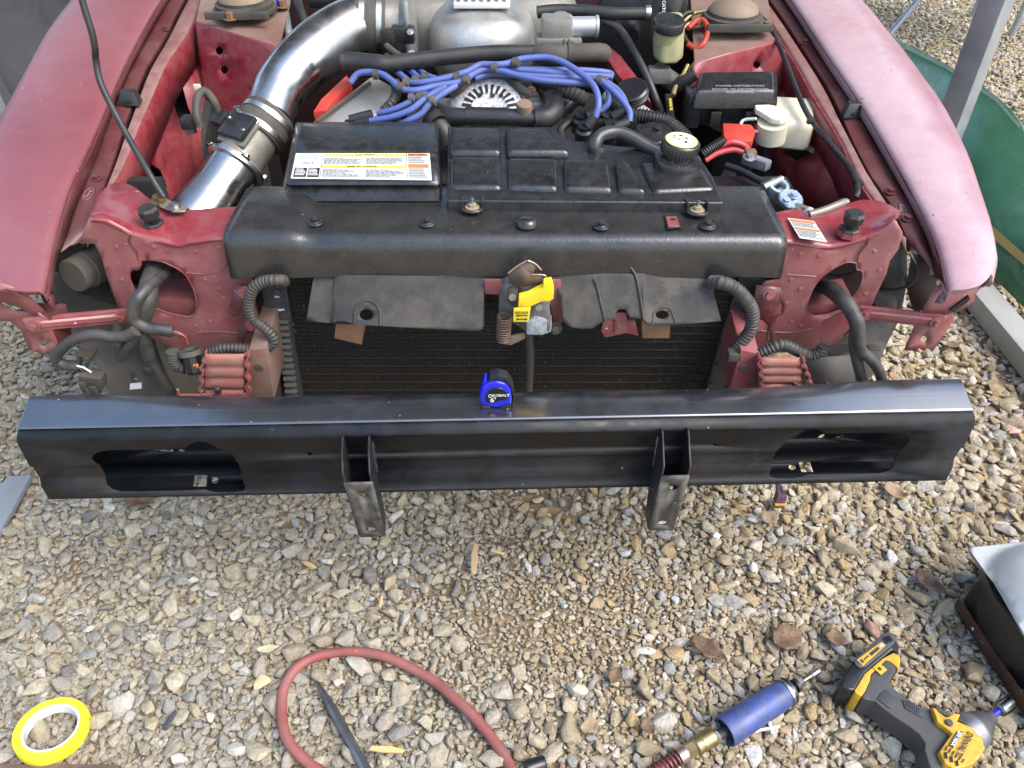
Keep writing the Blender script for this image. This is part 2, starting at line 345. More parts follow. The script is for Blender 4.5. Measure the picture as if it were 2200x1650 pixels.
def bolt(name, p, axis, r, mat, parent, h=0.004, wash=1.7):
    bm = bmesh.new(); q = Vector((0, 0, 1)).rotation_difference(Vector(axis).normalized())
    def cyl(rad, h0, h1, seg):
        a = [bm.verts.new(Vector(p) + q @ Vector((rad * math.cos(2 * math.pi * k / seg), rad * math.sin(2 * math.pi * k / seg), h0))) for k in range(seg)]
        b_ = [bm.verts.new(v.co + q @ Vector((0, 0, h1 - h0))) for v in a]
        bm.faces.new(b_)
        for k in range(seg): bm.faces.new((a[k], a[(k + 1) % seg], b_[(k + 1) % seg], b_[k]))
    cyl(r * wash, 0, 0.0015, 14); cyl(r, 0.0015, h + 0.0015, 6)
    return fin(name, bm, mat, parent, 30)
def spring(name, a, b_, r, wire, turns, mat, parent):
    ax = (b_ - a); u = ax.normalized().orthogonal().normalized(); v = ax.normalized().cross(u); pts = []
    n = int(turns * 12)
    for i in range(n + 1):
        t = i / n; an = 2 * math.pi * turns * t; pts.append(a + ax * t + (u * math.cos(an) + v * math.sin(an)) * r)
    bm = bmesh.new(); ringmesh(bm, pts, wire, 6); return fin(name, bm, mat, parent, 60)
# ================================================================== THE SETTING: ground, gravel
def ground_mat():
    m = bpy.data.materials.new('sandy_soil'); m.use_nodes = True; nt = m.node_tree; L = nt.links.new; b = nt.nodes['Principled BSDF']
    tc = N(nt, 'ShaderNodeTexCoord'); v = N(nt, 'ShaderNodeTexVoronoi'); v.inputs['Scale'].default_value = 42; L(tc.outputs['Object'], v.inputs['Vector'])
    n = N(nt, 'ShaderNodeTexNoise'); n.inputs['Scale'].default_value = 60; n.inputs['Detail'].default_value = 8; L(tc.outputs['Object'], n.inputs['Vector'])
    n2 = N(nt, 'ShaderNodeTexNoise'); n2.inputs['Scale'].default_value = 5; n2.inputs['Detail'].default_value = 5; L(tc.outputs['Object'], n2.inputs['Vector'])
    r = N(nt, 'ShaderNodeValToRGB'); r.color_ramp.elements[0].position = 0.3; r.color_ramp.elements[0].color = (0.13, 0.09, 0.055, 1)
    r.color_ramp.elements[1].position = 0.75; r.color_ramp.elements[1].color = (0.36, 0.27, 0.165, 1); L(n.outputs['Fac'], r.inputs[0])
    mx = N(nt, 'ShaderNodeMix', data_type='RGBA'); mr = N(nt, 'ShaderNodeMapRange'); mr.inputs['From Min'].default_value = 0.4; mr.inputs['From Max'].default_value = 0.65; mr.inputs['To Max'].default_value = 0.6
    L(n2.outputs['Fac'], mr.inputs[0]); L(mr.outputs[0], mx.inputs['Factor']); L(r.outputs[0], mx.inputs['A']); mx.inputs['B'].default_value = (0.20, 0.145, 0.085, 1); L(mx.outputs['Result'], b.inputs['Base Color'])
    b.inputs['Roughness'].default_value = 0.95
    bu = N(nt, 'ShaderNodeBump'); bu.inputs['Distance'].default_value = 0.006; L(n.outputs['Fac'], bu.inputs['Height']); L(bu.outputs[0], b.inputs['Normal'])
    return m
bm = bmesh.new(); bmesh.ops.create_grid(bm, x_segments=8, y_segments=8, size=60)
g = fin('ground', bm, ground_mat(), None, None); g['kind'] = 'structure'; g.location = (0, 20, -0.004)
def stone_mat():
    m = bpy.data.materials.new('limestone_gravel'); m.use_nodes = True; nt = m.node_tree; L = nt.links.new; b = nt.nodes['Principled BSDF']
    oi = N(nt, 'ShaderNodeObjectInfo'); ge = N(nt, 'ShaderNodeNewGeometry'); tc = N(nt, 'ShaderNodeTexCoord')
    def ramp(cols):
        r = N(nt, 'ShaderNodeValToRGB'); e = r.color_ramp.elements; r.color_ramp.interpolation = 'CONSTANT'
        while len(e) < len(cols): e.new(0.5)
        for i, (p, c_) in enumerate(cols): e[i].position = p; e[i].color = (*c_, 1)
        return r
    warm = ramp([(0, (0.491, 0.395, 0.257)), (.14, (0.427, 0.333, 0.202)), (.28, (0.555, 0.468, 0.327)), (.42, (0.384, 0.302, 0.188)), (.55, (0.469, 0.395, 0.277)), (.66, (0.587, 0.520, 0.406)), (.76, (0.405, 0.374, 0.317)), (.86, (0.448, 0.322, 0.168)), (.93, (0.331, 0.260, 0.168)), (.975, (0.662, 0.624, 0.554)), (.99, (0.384, 0.229, 0.168))])
    cool = ramp([(0, (0.363, 0.322, 0.252)), (.14, (0.418, 0.364, 0.261)), (.28, (0.330, 0.307, 0.252)), (.42, (0.473, 0.416, 0.297)), (.55, (0.330, 0.291, 0.207)), (.66, (0.418, 0.385, 0.315)), (.76, (0.440, 0.364, 0.234)), (.86, (0.292, 0.272, 0.230)), (.93, (0.550, 0.510, 0.423)), (.975, (0.187, 0.172, 0.149)), (.99, (0.660, 0.603, 0.486))])
    L(oi.outputs['Random'], warm.inputs[0]); L(oi.outputs['Random'], cool.inputs[0])
    # the left of the yard has more grey stone than the right
    sx = N(nt, 'ShaderNodeSeparateXYZ'); L(oi.outputs['Location'], sx.inputs[0])
    mr = N(nt, 'ShaderNodeMapRange'); mr.inputs['From Min'].default_value = -0.15; mr.inputs['From Max'].default_value = 0.35; L(sx.outputs['X'], mr.inputs[0])
    nz = N(nt, 'ShaderNodeTexNoise'); nz.inputs['Scale'].default_value = 3.5; L(oi.outputs['Location'], nz.inputs['Vector'])
    ad = N(nt, 'ShaderNodeMath', operation='ADD'); L(mr.outputs[0], ad.inputs[0]); L(nz.outputs['Fac'], ad.inputs[1])
    m2 = N(nt, 'ShaderNodeMapRange'); m2.inputs['From Min'].default_value = 0.45; m2.inputs['From Max'].default_value = 0.95; L(ad.outputs[0], m2.inputs[0])
    mx = N(nt, 'ShaderNodeMix', data_type='RGBA'); L(m2.outputs[0], mx.inputs['Factor']); L(cool.outputs[0], mx.inputs['A']); L(warm.outputs[0], mx.inputs['B'])
    n = N(nt, 'ShaderNodeTexNoise'); n.inputs['Scale'].default_value = 2.4; n.inputs['Detail'].default_value = 7; n.inputs['Roughness'].default_value = 0.7
    of = N(nt, 'ShaderNodeVectorMath', operation='SCALE'); L(oi.outputs['Location'], of.inputs[0]); of.inputs['Scale'].default_value = 37
    av = N(nt, 'ShaderNodeVectorMath', operation='ADD'); L(tc.outputs['Object'], av.inputs[0]); L(of.outputs[0], av.inputs[1]); L(av.outputs[0], n.inputs['Vector'])
    mr3 = N(nt, 'ShaderNodeMapRange'); mr3.inputs['From Min'].default_value = 0.3; mr3.inputs['From Max'].default_value = 0.72; mr3.inputs['To Min'].default_value = 0.62; mr3.inputs['To Max'].default_value = 1.18; L(n.outputs['Fac'], mr3.inputs[0])
    mv = N(nt, 'ShaderNodeVectorMath', operation='SCALE'); L(mx.outputs['Result'], mv.inputs[0]); L(mr3.outputs[0], mv.inputs['Scale']); tn = N(nt, 'ShaderNodeVectorMath', operation='MULTIPLY'); L(mv.outputs[0], tn.inputs[0]); tn.inputs[1].default_value = (1.02, 1.04, 1.09); L(tn.outputs[0], b.inputs['Base Color'])
    b.inputs['Roughness'].default_value = 0.85; b.inputs['Specular IOR Level'].default_value = 0.3
    bu = N(nt, 'ShaderNodeBump'); bu.inputs['Distance'].default_value = 0.08; bu.inputs['Strength'].default_value = 0.5; L(n.outputs['Fac'], bu.inputs['Height']); L(bu.outputs[0], b.inputs['Normal'])
    return m
STONE = stone_mat()
def stone_mesh(seed, angular=0.7):
    rnd = random.Random(seed); bm = bmesh.new()
    ax = (1.0, rnd.uniform(0.62, 0.92), rnd.uniform(0.38, 0.62))
    for i in range(rnd.randint(11, 16)):
        v = Vector((rnd.gauss(0, 1), rnd.gauss(0, 1), rnd.gauss(0, 1))).normalized() * rnd.uniform(0.82, 1.05)
        bm.verts.new((v.x * ax[0], v.y * ax[1], v.z * ax[2]))
    bmesh.ops.convex_hull(bm, input=bm.verts)
    bmesh.ops.delete(bm, geom=[v for v in bm.verts if not v.link_faces], context='VERTS')
    bmesh.ops.dissolve_limit(bm, angle_limit=R(14), verts=bm.verts, edges=bm.edges)
    bmesh.ops.bevel(bm, geom=list(bm.edges), offset=0.13 if angular > .5 else 0.24, segments=2, profile=0.5, affect='EDGES', clamp_overlap=True)
    bmesh.ops.triangulate(bm, faces=bm.faces)
    me = bpy.data.meshes.new('stone'); bm.to_mesh(me); bm.free(); me.polygons.foreach_set('use_smooth', [True] * len(me.polygons)); me.set_sharp_from_angle(angle=R(50))
    me.materials.append(STONE); return me
SC = bpy.data.collections.new('stone_shapes')
for i in range(26): SC.objects.link(bpy.data.objects.new('stone_shape_%02d' % i, stone_mesh(100 + i, random.random())))
def proj(x, y, z=0.0):
    d = Vector((x, y, z)) - CAM; dep = d.y * cp - d.z * sp; vy = -d.y * sp - d.z * cp
    if dep < 0.05: return -9999, -9999
    return CX + FPX * d.x / dep, CY + FPX * vy / dep
SOIL = [(1060, 1335, 160, 80), (1050, 1350, 90, 45), (960, 1260, 80, 40), (140, 1235, 70, 40), (1180, 1085, 70, 28), (930, 1500, 60, 40), (640, 1120, 60, 30), (1250, 1110, 40, 28)]
def soil(px, py): return max(math.exp(-(((px - a) / c_) ** 2 + ((py - b_) / d) ** 2)) for a, b_, c_, d in SOIL)
def fineness(px, py):                        # 1 = fine chippings, 0 = coarse stones
    f = math.exp(-(((px - 1230) / 330) ** 2 + ((py - 1350) / 230) ** 2))
    f = max(f, 0.8 * math.exp(-(((px - 1080) / 260) ** 2 + ((py - 1130) / 90) ** 2)), 0.45 * math.exp(-(((px - 200) / 260) ** 2 + ((py - 1150) / 120) ** 2)))
    return f
def scatter():
    cell = 0.03; grid = {}; out = []
    rnd = random.Random(11)
    def ok(x, y, r, k):
        ci, cj = int(math.floor(x / cell)), int(math.floor(y / cell))
        for i in range(ci - 2, ci + 3):
            for j in range(cj - 2, cj + 3):
                for (a, b_, q) in grid.get((i, j), ()):
                    lim = k * (r + q)
                    if (a - x) ** 2 + (b_ - y) ** 2 < lim * lim: return False
        return True
    # regions: foreground, right yard, left side
    def cand(n, box, rf, k, fn):
        for _ in range(n):
            x = rnd.uniform(box[0], box[1]); y = rnd.uniform(box[2], box[3]); px, py = proj(x, y)
            if not (-330 < px < 2530 and -140 < py < 1900): continue
            p, r = fn(px, py)
            if rnd.random() > p: continue
            if rf: r = r * rnd.uniform(*rf)
            if ok(x, y, r, k):
                grid.setdefault((int(math.floor(x / cell)), int(math.floor(y / cell))), []).append((x, y, r)); out.append((x, y, r))
    FG = (-1.35, 1.35, 0.12, 1.0)
    cand(900, FG, (0.85, 1.3), 0.9, lambda px, py: ((1 - fineness(px, py)) ** 2 * .5 * (1 - soil(px, py)), 0.0175))
    cand(9000, FG, (0.8, 1.4), 0.78, lambda px, py: ((1 - fineness(px, py)) ** 1.5 * 0.55 * (1 - soil(px, py)) + 0.012, 0.0125))
    cand(56000, FG, (0.75, 1.25), 0.74, lambda px, py: ((1 - 0.8 * fineness(px, py)) * (1 - 0.8 * soil(px, py)), 0.0082))
    cand(95000, FG, (0.7, 1.25), 0.74, lambda px, py: (1 - 0.75 * soil(px, py), 0.0050))
    cand(80000, FG, (0.7, 1.2), 0.72, lambda px, py: ((0.35 + 0.65 * fineness(px, py)) * (1 - 0.35 * soil(px, py)), 0.0030))
    RT = (0.55, 4.6, 1.0, 6.2)
    cand(60000, RT, (0.8, 1.5), 0.80, lambda px, py: (1 if px > 1750 else 0, 0.0110))
    cand(60000, RT, (0.7, 1.2), 0.80, lambda px, py: (1 if px > 1750 and py > -60 else 0, 0.0080))
    LT = (-1.5, -0.35, 1.0, 1.9)
    cand(9000, LT, (0.8, 1.3), 0.82, lambda px, py: (1 if px < 700 else 0, 0.0115))
    cand(14000, LT, (0.7, 1.2), 0.80, lambda px, py: (1 if px < 700 else 0, 0.0065))
    UN = (-0.5, 0.9, 1.0, 1.35)
    cand(9000, UN, (0.8, 1.3), 0.84, lambda px, py: (1, 0.012))
    lay = []                                  # the bed the upper stones lie in
    for (x0, x1, y0, y1, st_, r_) in ((-1.35, 1.35, 0.12, 1.02, .0092, .0062), (0.55, 4.6, 1.0, 6.0, .026, .016), (-1.5, -.35, 1.0, 1.9, .015, .0095), (-.9, .95, 1.0, 1.3, .0105, .0072)):
        for i in range(int((x1 - x0) / st_)):
            for j in range(int((y1 - y0) / st_)):
                x = x0 + (i + rnd.uniform(-.1, 1.1)) * st_; y = y0 + (j + rnd.uniform(-.1, 1.1)) * st_; px, py = proj(x, y)
                if not (-330 < px < 2530 and -140 < py < 1900): continue
                if x0 == .55 and px < 1750: continue
                if rnd.random() < soil(px, py) * 1.1: continue
                f = fineness(px, py); r2 = r_ * rnd.uniform(.7, 1.25) * (1 - .45 * f if y0 < 1 else 1); lay.append((x, y, -r2))
    return out + lay
pts = scatter(); n = len(pts)
me = bpy.data.meshes.new('gravel'); me.vertices.add(n)
rs = np.random.RandomState(5)
co = np.array([(x, y, 0) for x, y, r in pts]); rad = np.array([abs(r) for x, y, r in pts]); bed = np.array([r < 0 for x, y, r in pts])
co[:, 2] = np.where(bed, rad * rs.uniform(-0.35, 0.1, n), rad * rs.uniform(0.15, 0.6, n)) - 0.001
me.vertices.foreach_set('co', co.astype(np.float32).ravel())
rot = np.stack([rs.normal(0, 0.34, n), rs.normal(0, 0.34, n), rs.uniform(0, 6.283, n)], 1)
scl = np.stack([rad * rs.uniform(1.15, 1.6, n), rad * rs.uniform(1.1, 1.4, n), rad * rs.uniform(1.05, 1.7, n)], 1)
for nm, ar in (('rot', rot), ('scl', scl)):
    me.attributes.new(nm, 'FLOAT_VECTOR', 'POINT').data.foreach_set('vector', ar.astype(np.float32).ravel())
me.attributes.new('pick', 'INT', 'POINT').data.foreach_set('value', rs.randint(0, 26, n).astype(np.int32))
gr = link('gravel', me, STONE, None); gr['kind'] = 'stuff'; gr['label'] = 'loose beige and grey limestone gravel covering the yard'; gr['category'] = 'gravel'
ng = bpy.data.node_groups.new('scatter_stones', 'GeometryNodeTree')
ng.interface.new_socket('Geometry', in_out='INPUT', socket_type='NodeSocketGeometry'); ng.interface.new_socket('Geometry', in_out='OUTPUT', socket_type='NodeSocketGeometry')
gi = N(ng, 'NodeGroupInput'); go = N(ng, 'NodeGroupOutput'); iop = N(ng, 'GeometryNodeInstanceOnPoints'); ci = N(ng, 'GeometryNodeCollectionInfo')
ci.inputs['Collection'].default_value = SC; ci.inputs['Separate Children'].default_value = True; ci.inputs['Reset Children'].default_value = True
iop.inputs['Pick Instance'].default_value = True
def nattr(nm, ty):
    a = N(ng, 'GeometryNodeInputNamedAttribute', data_type=ty); a.inputs['Name'].default_value = nm; return a.outputs['Attribute']
L = ng.links.new
L(gi.outputs[0], iop.inputs['Points']); L(ci.outputs[0], iop.inputs['Instance']); L(nattr('pick', 'INT'), iop.inputs['Instance Index'])
L(nattr('rot', 'FLOAT_VECTOR'), iop.inputs['Rotation']); L(nattr('scl', 'FLOAT_VECTOR'), iop.inputs['Scale']); L(iop.outputs[0], go.inputs[0])
gr.modifiers.new('stones', 'NODES').node_group = ng
print('stones', n)
# ================================================================== THE BUMPER BEAM
bo = Vector((-0.014, 0.821, 0.0)); be = Vector((0.9996, 0.0283, 0)).normalized(); bn_ = Vector((-0.0283, 0.9996, 0)).normalized()
def BL(s, d, z): return bo + be * s + bn_ * d + Vector((0, 0, z))
def b_uv(px, py):                       # pixel on the beam's front plane -> (s, z)
    p = PL(px, py, bo, bn_); return ((p - bo).dot(be), p.z)
HB = 0.703
beam = empty('bumper_beam', (bo.x, bo.y + 0.03, 0.31), 'long black steel bumper beam with two lamp openings and two hanging brackets', 'bumper')
def fdepth(z):                          # depth of the pressed front face at height z
    K = [(0.300, 0.0), (0.342, 0.0), (0.3455, 0.0006), (0.356, 0.0055), (0.3585, 0.006), (0.384, 0.0035), (0.388, 0.0), (0.432, 0.001), (0.439, 0.003), (0.444, 0.008), (0.4475, 0.016)]
    for (a, da), (b_, db) in zip(K, K[1:]):
        if z <= b_: return da + (db - da) * max(0, (z - a)) / (b_ - a)
    return K[-1][1]
lhole = [(196, 987), (200, 978), (210, 972), (232, 968), (322, 967), (398, 964), (404, 957), (415, 952), (428, 950), (442, 951), (455, 956), (466, 963), (482, 966), (496, 972), (506, 987), (513, 1006), (518, 1025), (527, 1045), (524, 1054), (510, 1058), (464, 1059), (450, 1056), (440, 1053), (350, 1056), (259, 1057), (242, 1053), (230, 1043), (224, 1032), (219, 1018), (210, 1001)]
rhole = [(1681, 957), (1693, 944), (1715, 936), (1722, 930), (1735, 924), (1752, 922), (1765, 926), (1775, 933), (1850, 931), (1935, 930), (1951, 937), (1955, 946), (1950, 955), (1938, 968), (1929, 985), (1922, 1002), (1910, 1012), (1890, 1018), (1735, 1020), (1722, 1025), (1700, 1029), (1666, 1029), (1654, 1024), (1653, 1015), (1660, 1003), (1664, 985), (1670, 968)]
outer = [(-HB, 0.3155), (HB, 0.3155), (HB, 0.4475), (-HB, 0.4475)]
holes = [[b_uv(*p) for p in h] for h in (lhole, rhole)]
holes.append([b_uv(*p) for p in ellipse(665, 976, 5, 4, 8)]); holes.append([b_uv(*p) for p in ellipse(1535, 956, 4, 3, 8)])
lines = [[(-HB, z), (HB, z)] for z in (0.342, 0.3455, 0.356, 0.3585, 0.384, 0.388, 0.432, 0.436, 0.4395, 0.442, 0.444, 0.446)]
plate('front_face', outer, holes, lambda s, z: BL(s, fdepth(z), z), BEAMF, beam, 0.0022, lines=lines, sharp=45, off=-1)
# top flange with a shallow seam, rear face, bottom flange
def top_rows():
    rows = []
    for d, z in ((0.016, 0.4475), (0.020, 0.44815), (0.042, 0.45085), (0.0424, 0.4503), (0.0434, 0.4503), (0.0438, 0.4512), (0.067, 0.4540), (0.069, 0.4535), (0.070, 0.447)):
        row = []
        for i in range(-2, 63):                       # top tips forward towards the ends, a shape made to mirror the sky
            s = max(-HB, min(HB, -HB + 2 * HB * i / 60)); s = s if 0 <= i <= 60 else (-HB + .0012 if i == -1 else (HB - .0012 if i == 61 else s))
            row.append(s)
        row = sorted(set(row)); k = lambda s: (lambda t: t * t * (3 - 2 * t))(min(1, max(0, (abs(s) - .36) / .26)))
        rows.append([BL(s, d, z + max(0, min(d, .069) - .016) * .20 * k(s)) for s in row])
    return rows
loft('top_flange', top_rows(), BEAMT, beam, 0.0022, sharp=40, off=1)
rear_h = [[(-0.42, 0.352), (-0.395, 0.352), (-0.392, 0.333), (-0.424, 0.333)], [(s_, 0) for s_ in ()]]
def rear_uv(px, py):
    p = PL(px, py, bo + bn_ * 0.062, bn_); return ((p - bo).dot(be), p.z)
rh = [[rear_uv(*p) for p in q] for q in (
    [(320, 966), (372, 966), (372, 973), (338, 971)], [(381, 966), (399, 965), (394, 972), (386, 972)], ellipse(1765, 938, 8, 4, 10, -25), [(1782, 944), (1810, 935), (1812, 938), (1800, 941)])]
plate('rear_face', [(-HB, 0.318), (HB, 0.318), (HB, 0.447), (-HB, 0.447)], rh, lambda s, z: BL(s, 0.062 + (0.004 if z > 0.402 else (0.002 if z > 0.397 else 0)), z), BEAMI, beam, 0.002, lines=[[(-HB, 0.402), (HB, 0.402)], [(-HB, 0.397), (HB, 0.397)]], off=-1)
def bot_uv(px, py):
    p = Wz(px, py, .3165); return ((p - bo).dot(be), (p - bo).dot(bn_))
bh_ = [[bot_uv(*p) for p in q] for q in ([(419, 1022), (446, 1022), (443, 1045), (414, 1045)], ellipse(462, 1032, 8, 7, 10), [(1715, 994), (1740, 994), (1748, 1014), (1722, 1014)], ellipse(1702, 1004, 8, 6, 10))]
plate('bottom_flange', [(-HB, .001), (HB, .001), (HB, .0660), (-HB, .0660)], bh_, lambda s, d: BL(s, d, .3155 + .0075 * (d / .062) ** 2), BEAMI, beam, .002, lines=[[(-HB, .02), (HB, .02)], [(-HB, .04), (HB, .04)]], sharp=60, off=-1)
for sgn, c_ in ((-1, 770), (1, 1442)):
    sx = b_uv(c_, 960)[0]; W2 = 0.0205
    br = empty_part = None
    # U-shaped hanger: two cheeks and a face, open at the top
    def lp(x, y, z): return BL(sx + x, -y, z)
    lean = 0.006 * -sgn
    def cheek(x0):
        P = [lp(x0, -0.012, 0.436), lp(x0, 0.006, 0.441), lp(x0, 0.022, 0.428), lp(x0 + lean * .6, 0.055, 0.418), lp(x0 + lean, 0.062, 0.40), lp(x0 + lean * 1.6, 0.052, 0.275), lp(x0 + lean, 0.012, 0.268), lp(x0, -0.010, 0.300)]
        return P
    k1 = prism('bracket', cheek(-W2), be * 0.0028, BEAMF, beam, 0.0006, 1); k1['label'] = 'black steel hanger bracket on the %s half of the beam' % ('left' if sgn < 0 else 'right')
    prism('cheek', cheek(W2 - 0.0028), be * 0.0028, BEAMF, k1, 0.0006, 1)
    fr = lambda u, v: lp(-W2 + 2 * W2 * u + lean * (1 + .6 * v), 0.0635 - 0.0115 * v, 0.405 - 0.134 * v)
    plate('face', [(0, 0), (1, 0), (1, 1), (0.06, 1.0)], [ellipse(0.55, 0.20, 0.17, 0.05, 12), ellipse(0.5, 0.86, 0.2, 0.05, 10)], fr, M('scuffed_black_steel', (0.035, 0.035, 0.036), 0.4, dirt=((0.16, 0.145, 0.12), 0.65, 45, 0.12), speck=((0.5, 0.46, 0.4), 0.72, 130)), k1, 0.0028, off=-1)
    for x0 in (-W2 - 0.001, W2 + 0.001):
        tube('weld_bead', [lp(x0, -0.001, 0.425 - 0.008 * i + 0.002 * (i % 2)) for i in range(9)], [0.002, 0.0032, 0.0022, 0.0035, 0.002, 0.003, 0.0022], BEAM, k1, 7, 2)
# pocket tape measure standing on the beam
tm = empty('tape_measure', BL(-0.02, 0.04, 0.4532), 'small blue and black pocket tape measure standing on the black beam', 'tape measure')
tc_ = Wy(1066, 838, BL(0, 0.045, 0).y); tz = 0.4520
def tmp(px, py, y=0.038): 
    q = PL(px, py, BL(0, y, 0), bn_); return q
body = [(1033, 865), (1030, 845), (1036, 828), (1050, 818), (1068, 815), (1086, 820), (1097, 833), (1100, 852), (1098, 869), (1085, 872), (1045, 870)]
P = [tmp(*p) for p in body]; zmin = min(p.z for p in P); P = [p + Vector((0, 0, tz - zmin)) for p in P]; tdz = tz - zmin
prism('case', P, bn_ * 0.022, COBALT, tm, 0.004, 3)
def tm2(pp, y): return [tmp(p[0], p[1]) + Vector((0, 0, tdz)) + bn_ * y for p in pp]
rm = M('tape_grip_rubber', (0.012, 0.013, 0.016), 0.55, bump=(300, 0.001))
prism('rubber_grip', tm2([(1046, 822), (1052, 808), (1070, 804), (1090, 810), (1103, 828), (1106, 850), (1104, 866), (1099, 868), (1101, 852), (1097, 832), (1086, 819), (1068, 814)], 0.003), bn_ * 0.018, rm, tm, 0.002)
fc = prism('face_label', tm2([(1044, 856), (1043, 846), (1049, 833), (1062, 827), (1078, 828), (1089, 837), (1092, 849), (1089, 853), (1072, 855), (1066, 859), (1047, 860)], -0.0012), bn_ * 0.002, M('label_black', (0.008, 0.009, 0.014), 0.35), tm, 0.0006, 1)
prism('slide_lock', tm2([(1037, 826), (1040, 812), (1046, 811), (1047, 824)], 0.004), bn_ * 0.012, COBALT, tm, 0.001)
for k in ([(1034, 866), (1054, 869), (1053, 876), (1036, 875)], [(1073, 871), (1080, 865), (1098, 862), (1099, 876), (1076, 877)]):
    prism('foot', [Vector((p.x, p.y, max(p.z, tz - 0.0005))) for p in tm2(k, -0.003)], bn_ * 0.02, rm, tm, 0.001)
bolt('screw', tm2([(1090, 869)], -0.004)[0], -bn_, 0.0012, STEEL, tm, 0.001)
t0 = tm2([(1072, 843)], -0.0013)[0]; text('brand_print', 'KOBALT', t0 + Vector((.003, 0, 0)), be, (0, 0, 1), 0.0066, WHT, fc, 0.0004)
text('length_print', "6'", tm2([(1059, 853)], -0.0013)[0], be, (0, 0, 1), 0.0125, WHT, fc, 0.0004)
bm = bmesh.new(); lc = tm2([(1053, 844)], -0.0019)[0]
ringmesh(bm, [lc + be * 0.0026 * math.cos(a * .2618 * 1.0) + Vector((0, 0, 0.0026 * math.sin(a * .2618))) for a in range(25)], 0.0004, 5); fin('emblem', bm, WHT, fc, None)

# ================================================================== THE CAR
car = empty('car', (-0.04, 1.75, 0.0), 'red coupe with its front end stripped, bumper cover and headlights off, engine showing', 'car')
# ---- fenders
def fender(name, inner, outerl, s, mat):
    far = (Vector((0.605, 2.35, .822)), Vector((.735, 2.35, .82))) if s > 0 else (Vector((-.785, 2.35, .822)), Vector((-1.0, 2.35, .82)))
    A = resample(catmull([far[0]] + bl(inner[1:]), 4), 34); Bq = resample(catmull([far[1]] + bl(outerl[1:]), 4), 34); rows = []
    for i, (a, b_) in enumerate(zip(A, Bq)):
        t = i / 33; r = [a + Vector((-0.004 * s, 0, -0.020)), a + Vector((-0.002 * s, 0, -0.004)), a + Vector((0.002 * s, 0, 0.0))]
        for k in range(1, 10):
            f = k / 10; p = a.lerp(b_, f); blg = 4 * f * (1 - f)
            nose = max(0, (t - 0.80) / 0.2) ** 2
            r.append(p + Vector((0, -0.016 * nose * blg, 0.007 * blg * (1 - 0.6 * nose))))
        r += [b_, b_ + Vector((0.010 * s, 0, -0.010)), b_ + Vector((0.020 * s, 0, -0.035)), b_ + Vector((0.030 * s, 0.0, -0.085)), b_ + Vector((0.034 * s, 0, -0.17)), b_ + Vector((0.024 * s, 0, -0.27))]
        k_ = 1 - 0.93 * min(1, max(0, (t - .62) / .3)); r[-5:] = [b_ + (p - b_) * (k_ if j > 1 else max(k_, .5)) for j, p in enumerate(r[-5:])]
        rows.append(r)
    last = rows[-1]; rows.append([p + Vector((0, 0.004, -0.008)) for p in last]); rows.append([p + Vector((0, 0.02, -0.016)) for p in last])
    return loft(name, rows, mat, car, 0.0012, sharp=60, off=0)
Rin = [(1560, -190), (1640, -90), (1709, 0), (1788, 120), (1845, 202), (1905, 300), (1955, 385), (1993, 459), (2020, 518), (2038, 583), (2045, 623)]
Rout = [(1610, -230), (1740, -110), (1851, 0), (1905, 65), (1938, 104), (1982, 164), (2021, 218), (2058, 289), (2080, 338), (2099, 395), (2123, 468), (2134, 518), (2138, 560), (2128, 588)]
Lin = [(480, -190), (405, -90), (338, 0), (294, 74), (262, 136), (240, 185), (196, 286), (164, 354), (142, 400), (120, 474), (101, 553), (90, 618), (87, 626)]
Lout = [(330, -230), (230, -100), (153, 0), (104, 65), (68, 131), (38, 185), (0, 259), (-32, 340), (-52, 420), (-64, 500), (-60, 560), (-30, 598)]
fr_ = fender('fender', Rin, Rout, 1, FENR); fr_['label'] = 'right-hand red fender with chalky peeling clearcoat'
fl_ = fender('fender', Lin, Lout, -1, FENL); fl_['label'] = 'left-hand faded red fender'
# ---- hood ledge: flange, bolt ledge, drain groove, rail, inner wall
def ledge(E, F, G, Hh, s):
    n = 30; e, f, g_, h = [resample(catmull(bl(x), 3), n) for x in (E, F, G, Hh)]
    sh = lambda l, v: [p + Vector(v) for p in l]
    mid = [a.lerp(b_, .5) + Vector((0, 0, 0.0035)) for a, b_ in zip(f, g_)]
    fl = loft('fender_flange', [list(x) for x in zip(sh(e, (-0.006 * s, 0, -0.004)), [a.lerp(b_, .5) for a, b_ in zip(e, f)], f)], DKRED, car, 0.0012, sharp=30)
    lg = loft('bolt_ledge', [list(x) for x in zip(sh(f, (0, 0, 0.0005)), [a.lerp(b_, .25) for a, b_ in zip(f, mid)], mid, [a.lerp(b_, .8) for a, b_ in zip(mid, g_)], g_, sh(g_, (-0.001 * s, 0, -0.01)))], DKRED, car, 0.0012, sharp=50)
    g2 = sh(g_, (-0.006 * s, 0, -0.011))
    rt = loft('apron_rail', [list(x) for x in zip(g2, sh(g_, (-0.008 * s, 0, -0.004)), [a.lerp(b_, .35) + Vector((0, 0, .001)) for a, b_ in zip(g_, h)], [a.lerp(b_, .75) + Vector((0, 0, .001)) for a, b_ in zip(g_, h)], h)], M('dusty_rail_top', (0.17, 0.05, 0.05), 0.55, dirt=((0.22, 0.14, 0.12), 0.7, 10, 0.2), dirt2=((0.28, 0.20, 0.17), 0.4, 35, 0.12)), car, 0.0014, sharp=40)
    rl = loft('apron_side', [list(x) for x in zip(sh(h, (0.0005 * s, 0, -.0003)), sh(h, (-0.003 * s, 0, -0.0015)), sh(h, (-0.005 * s, 0, -0.006)), sh(h, (-0.007 * s, 0, -0.06)))], RED, car, 0.0014, sharp=40)
    return e, f, g_, h
RF = [(1600, -110), (1682, 0), (1764, 120), (1824, 202), (1875, 300), (1919, 382), (1963, 447), (1990, 520), (2008, 590)]
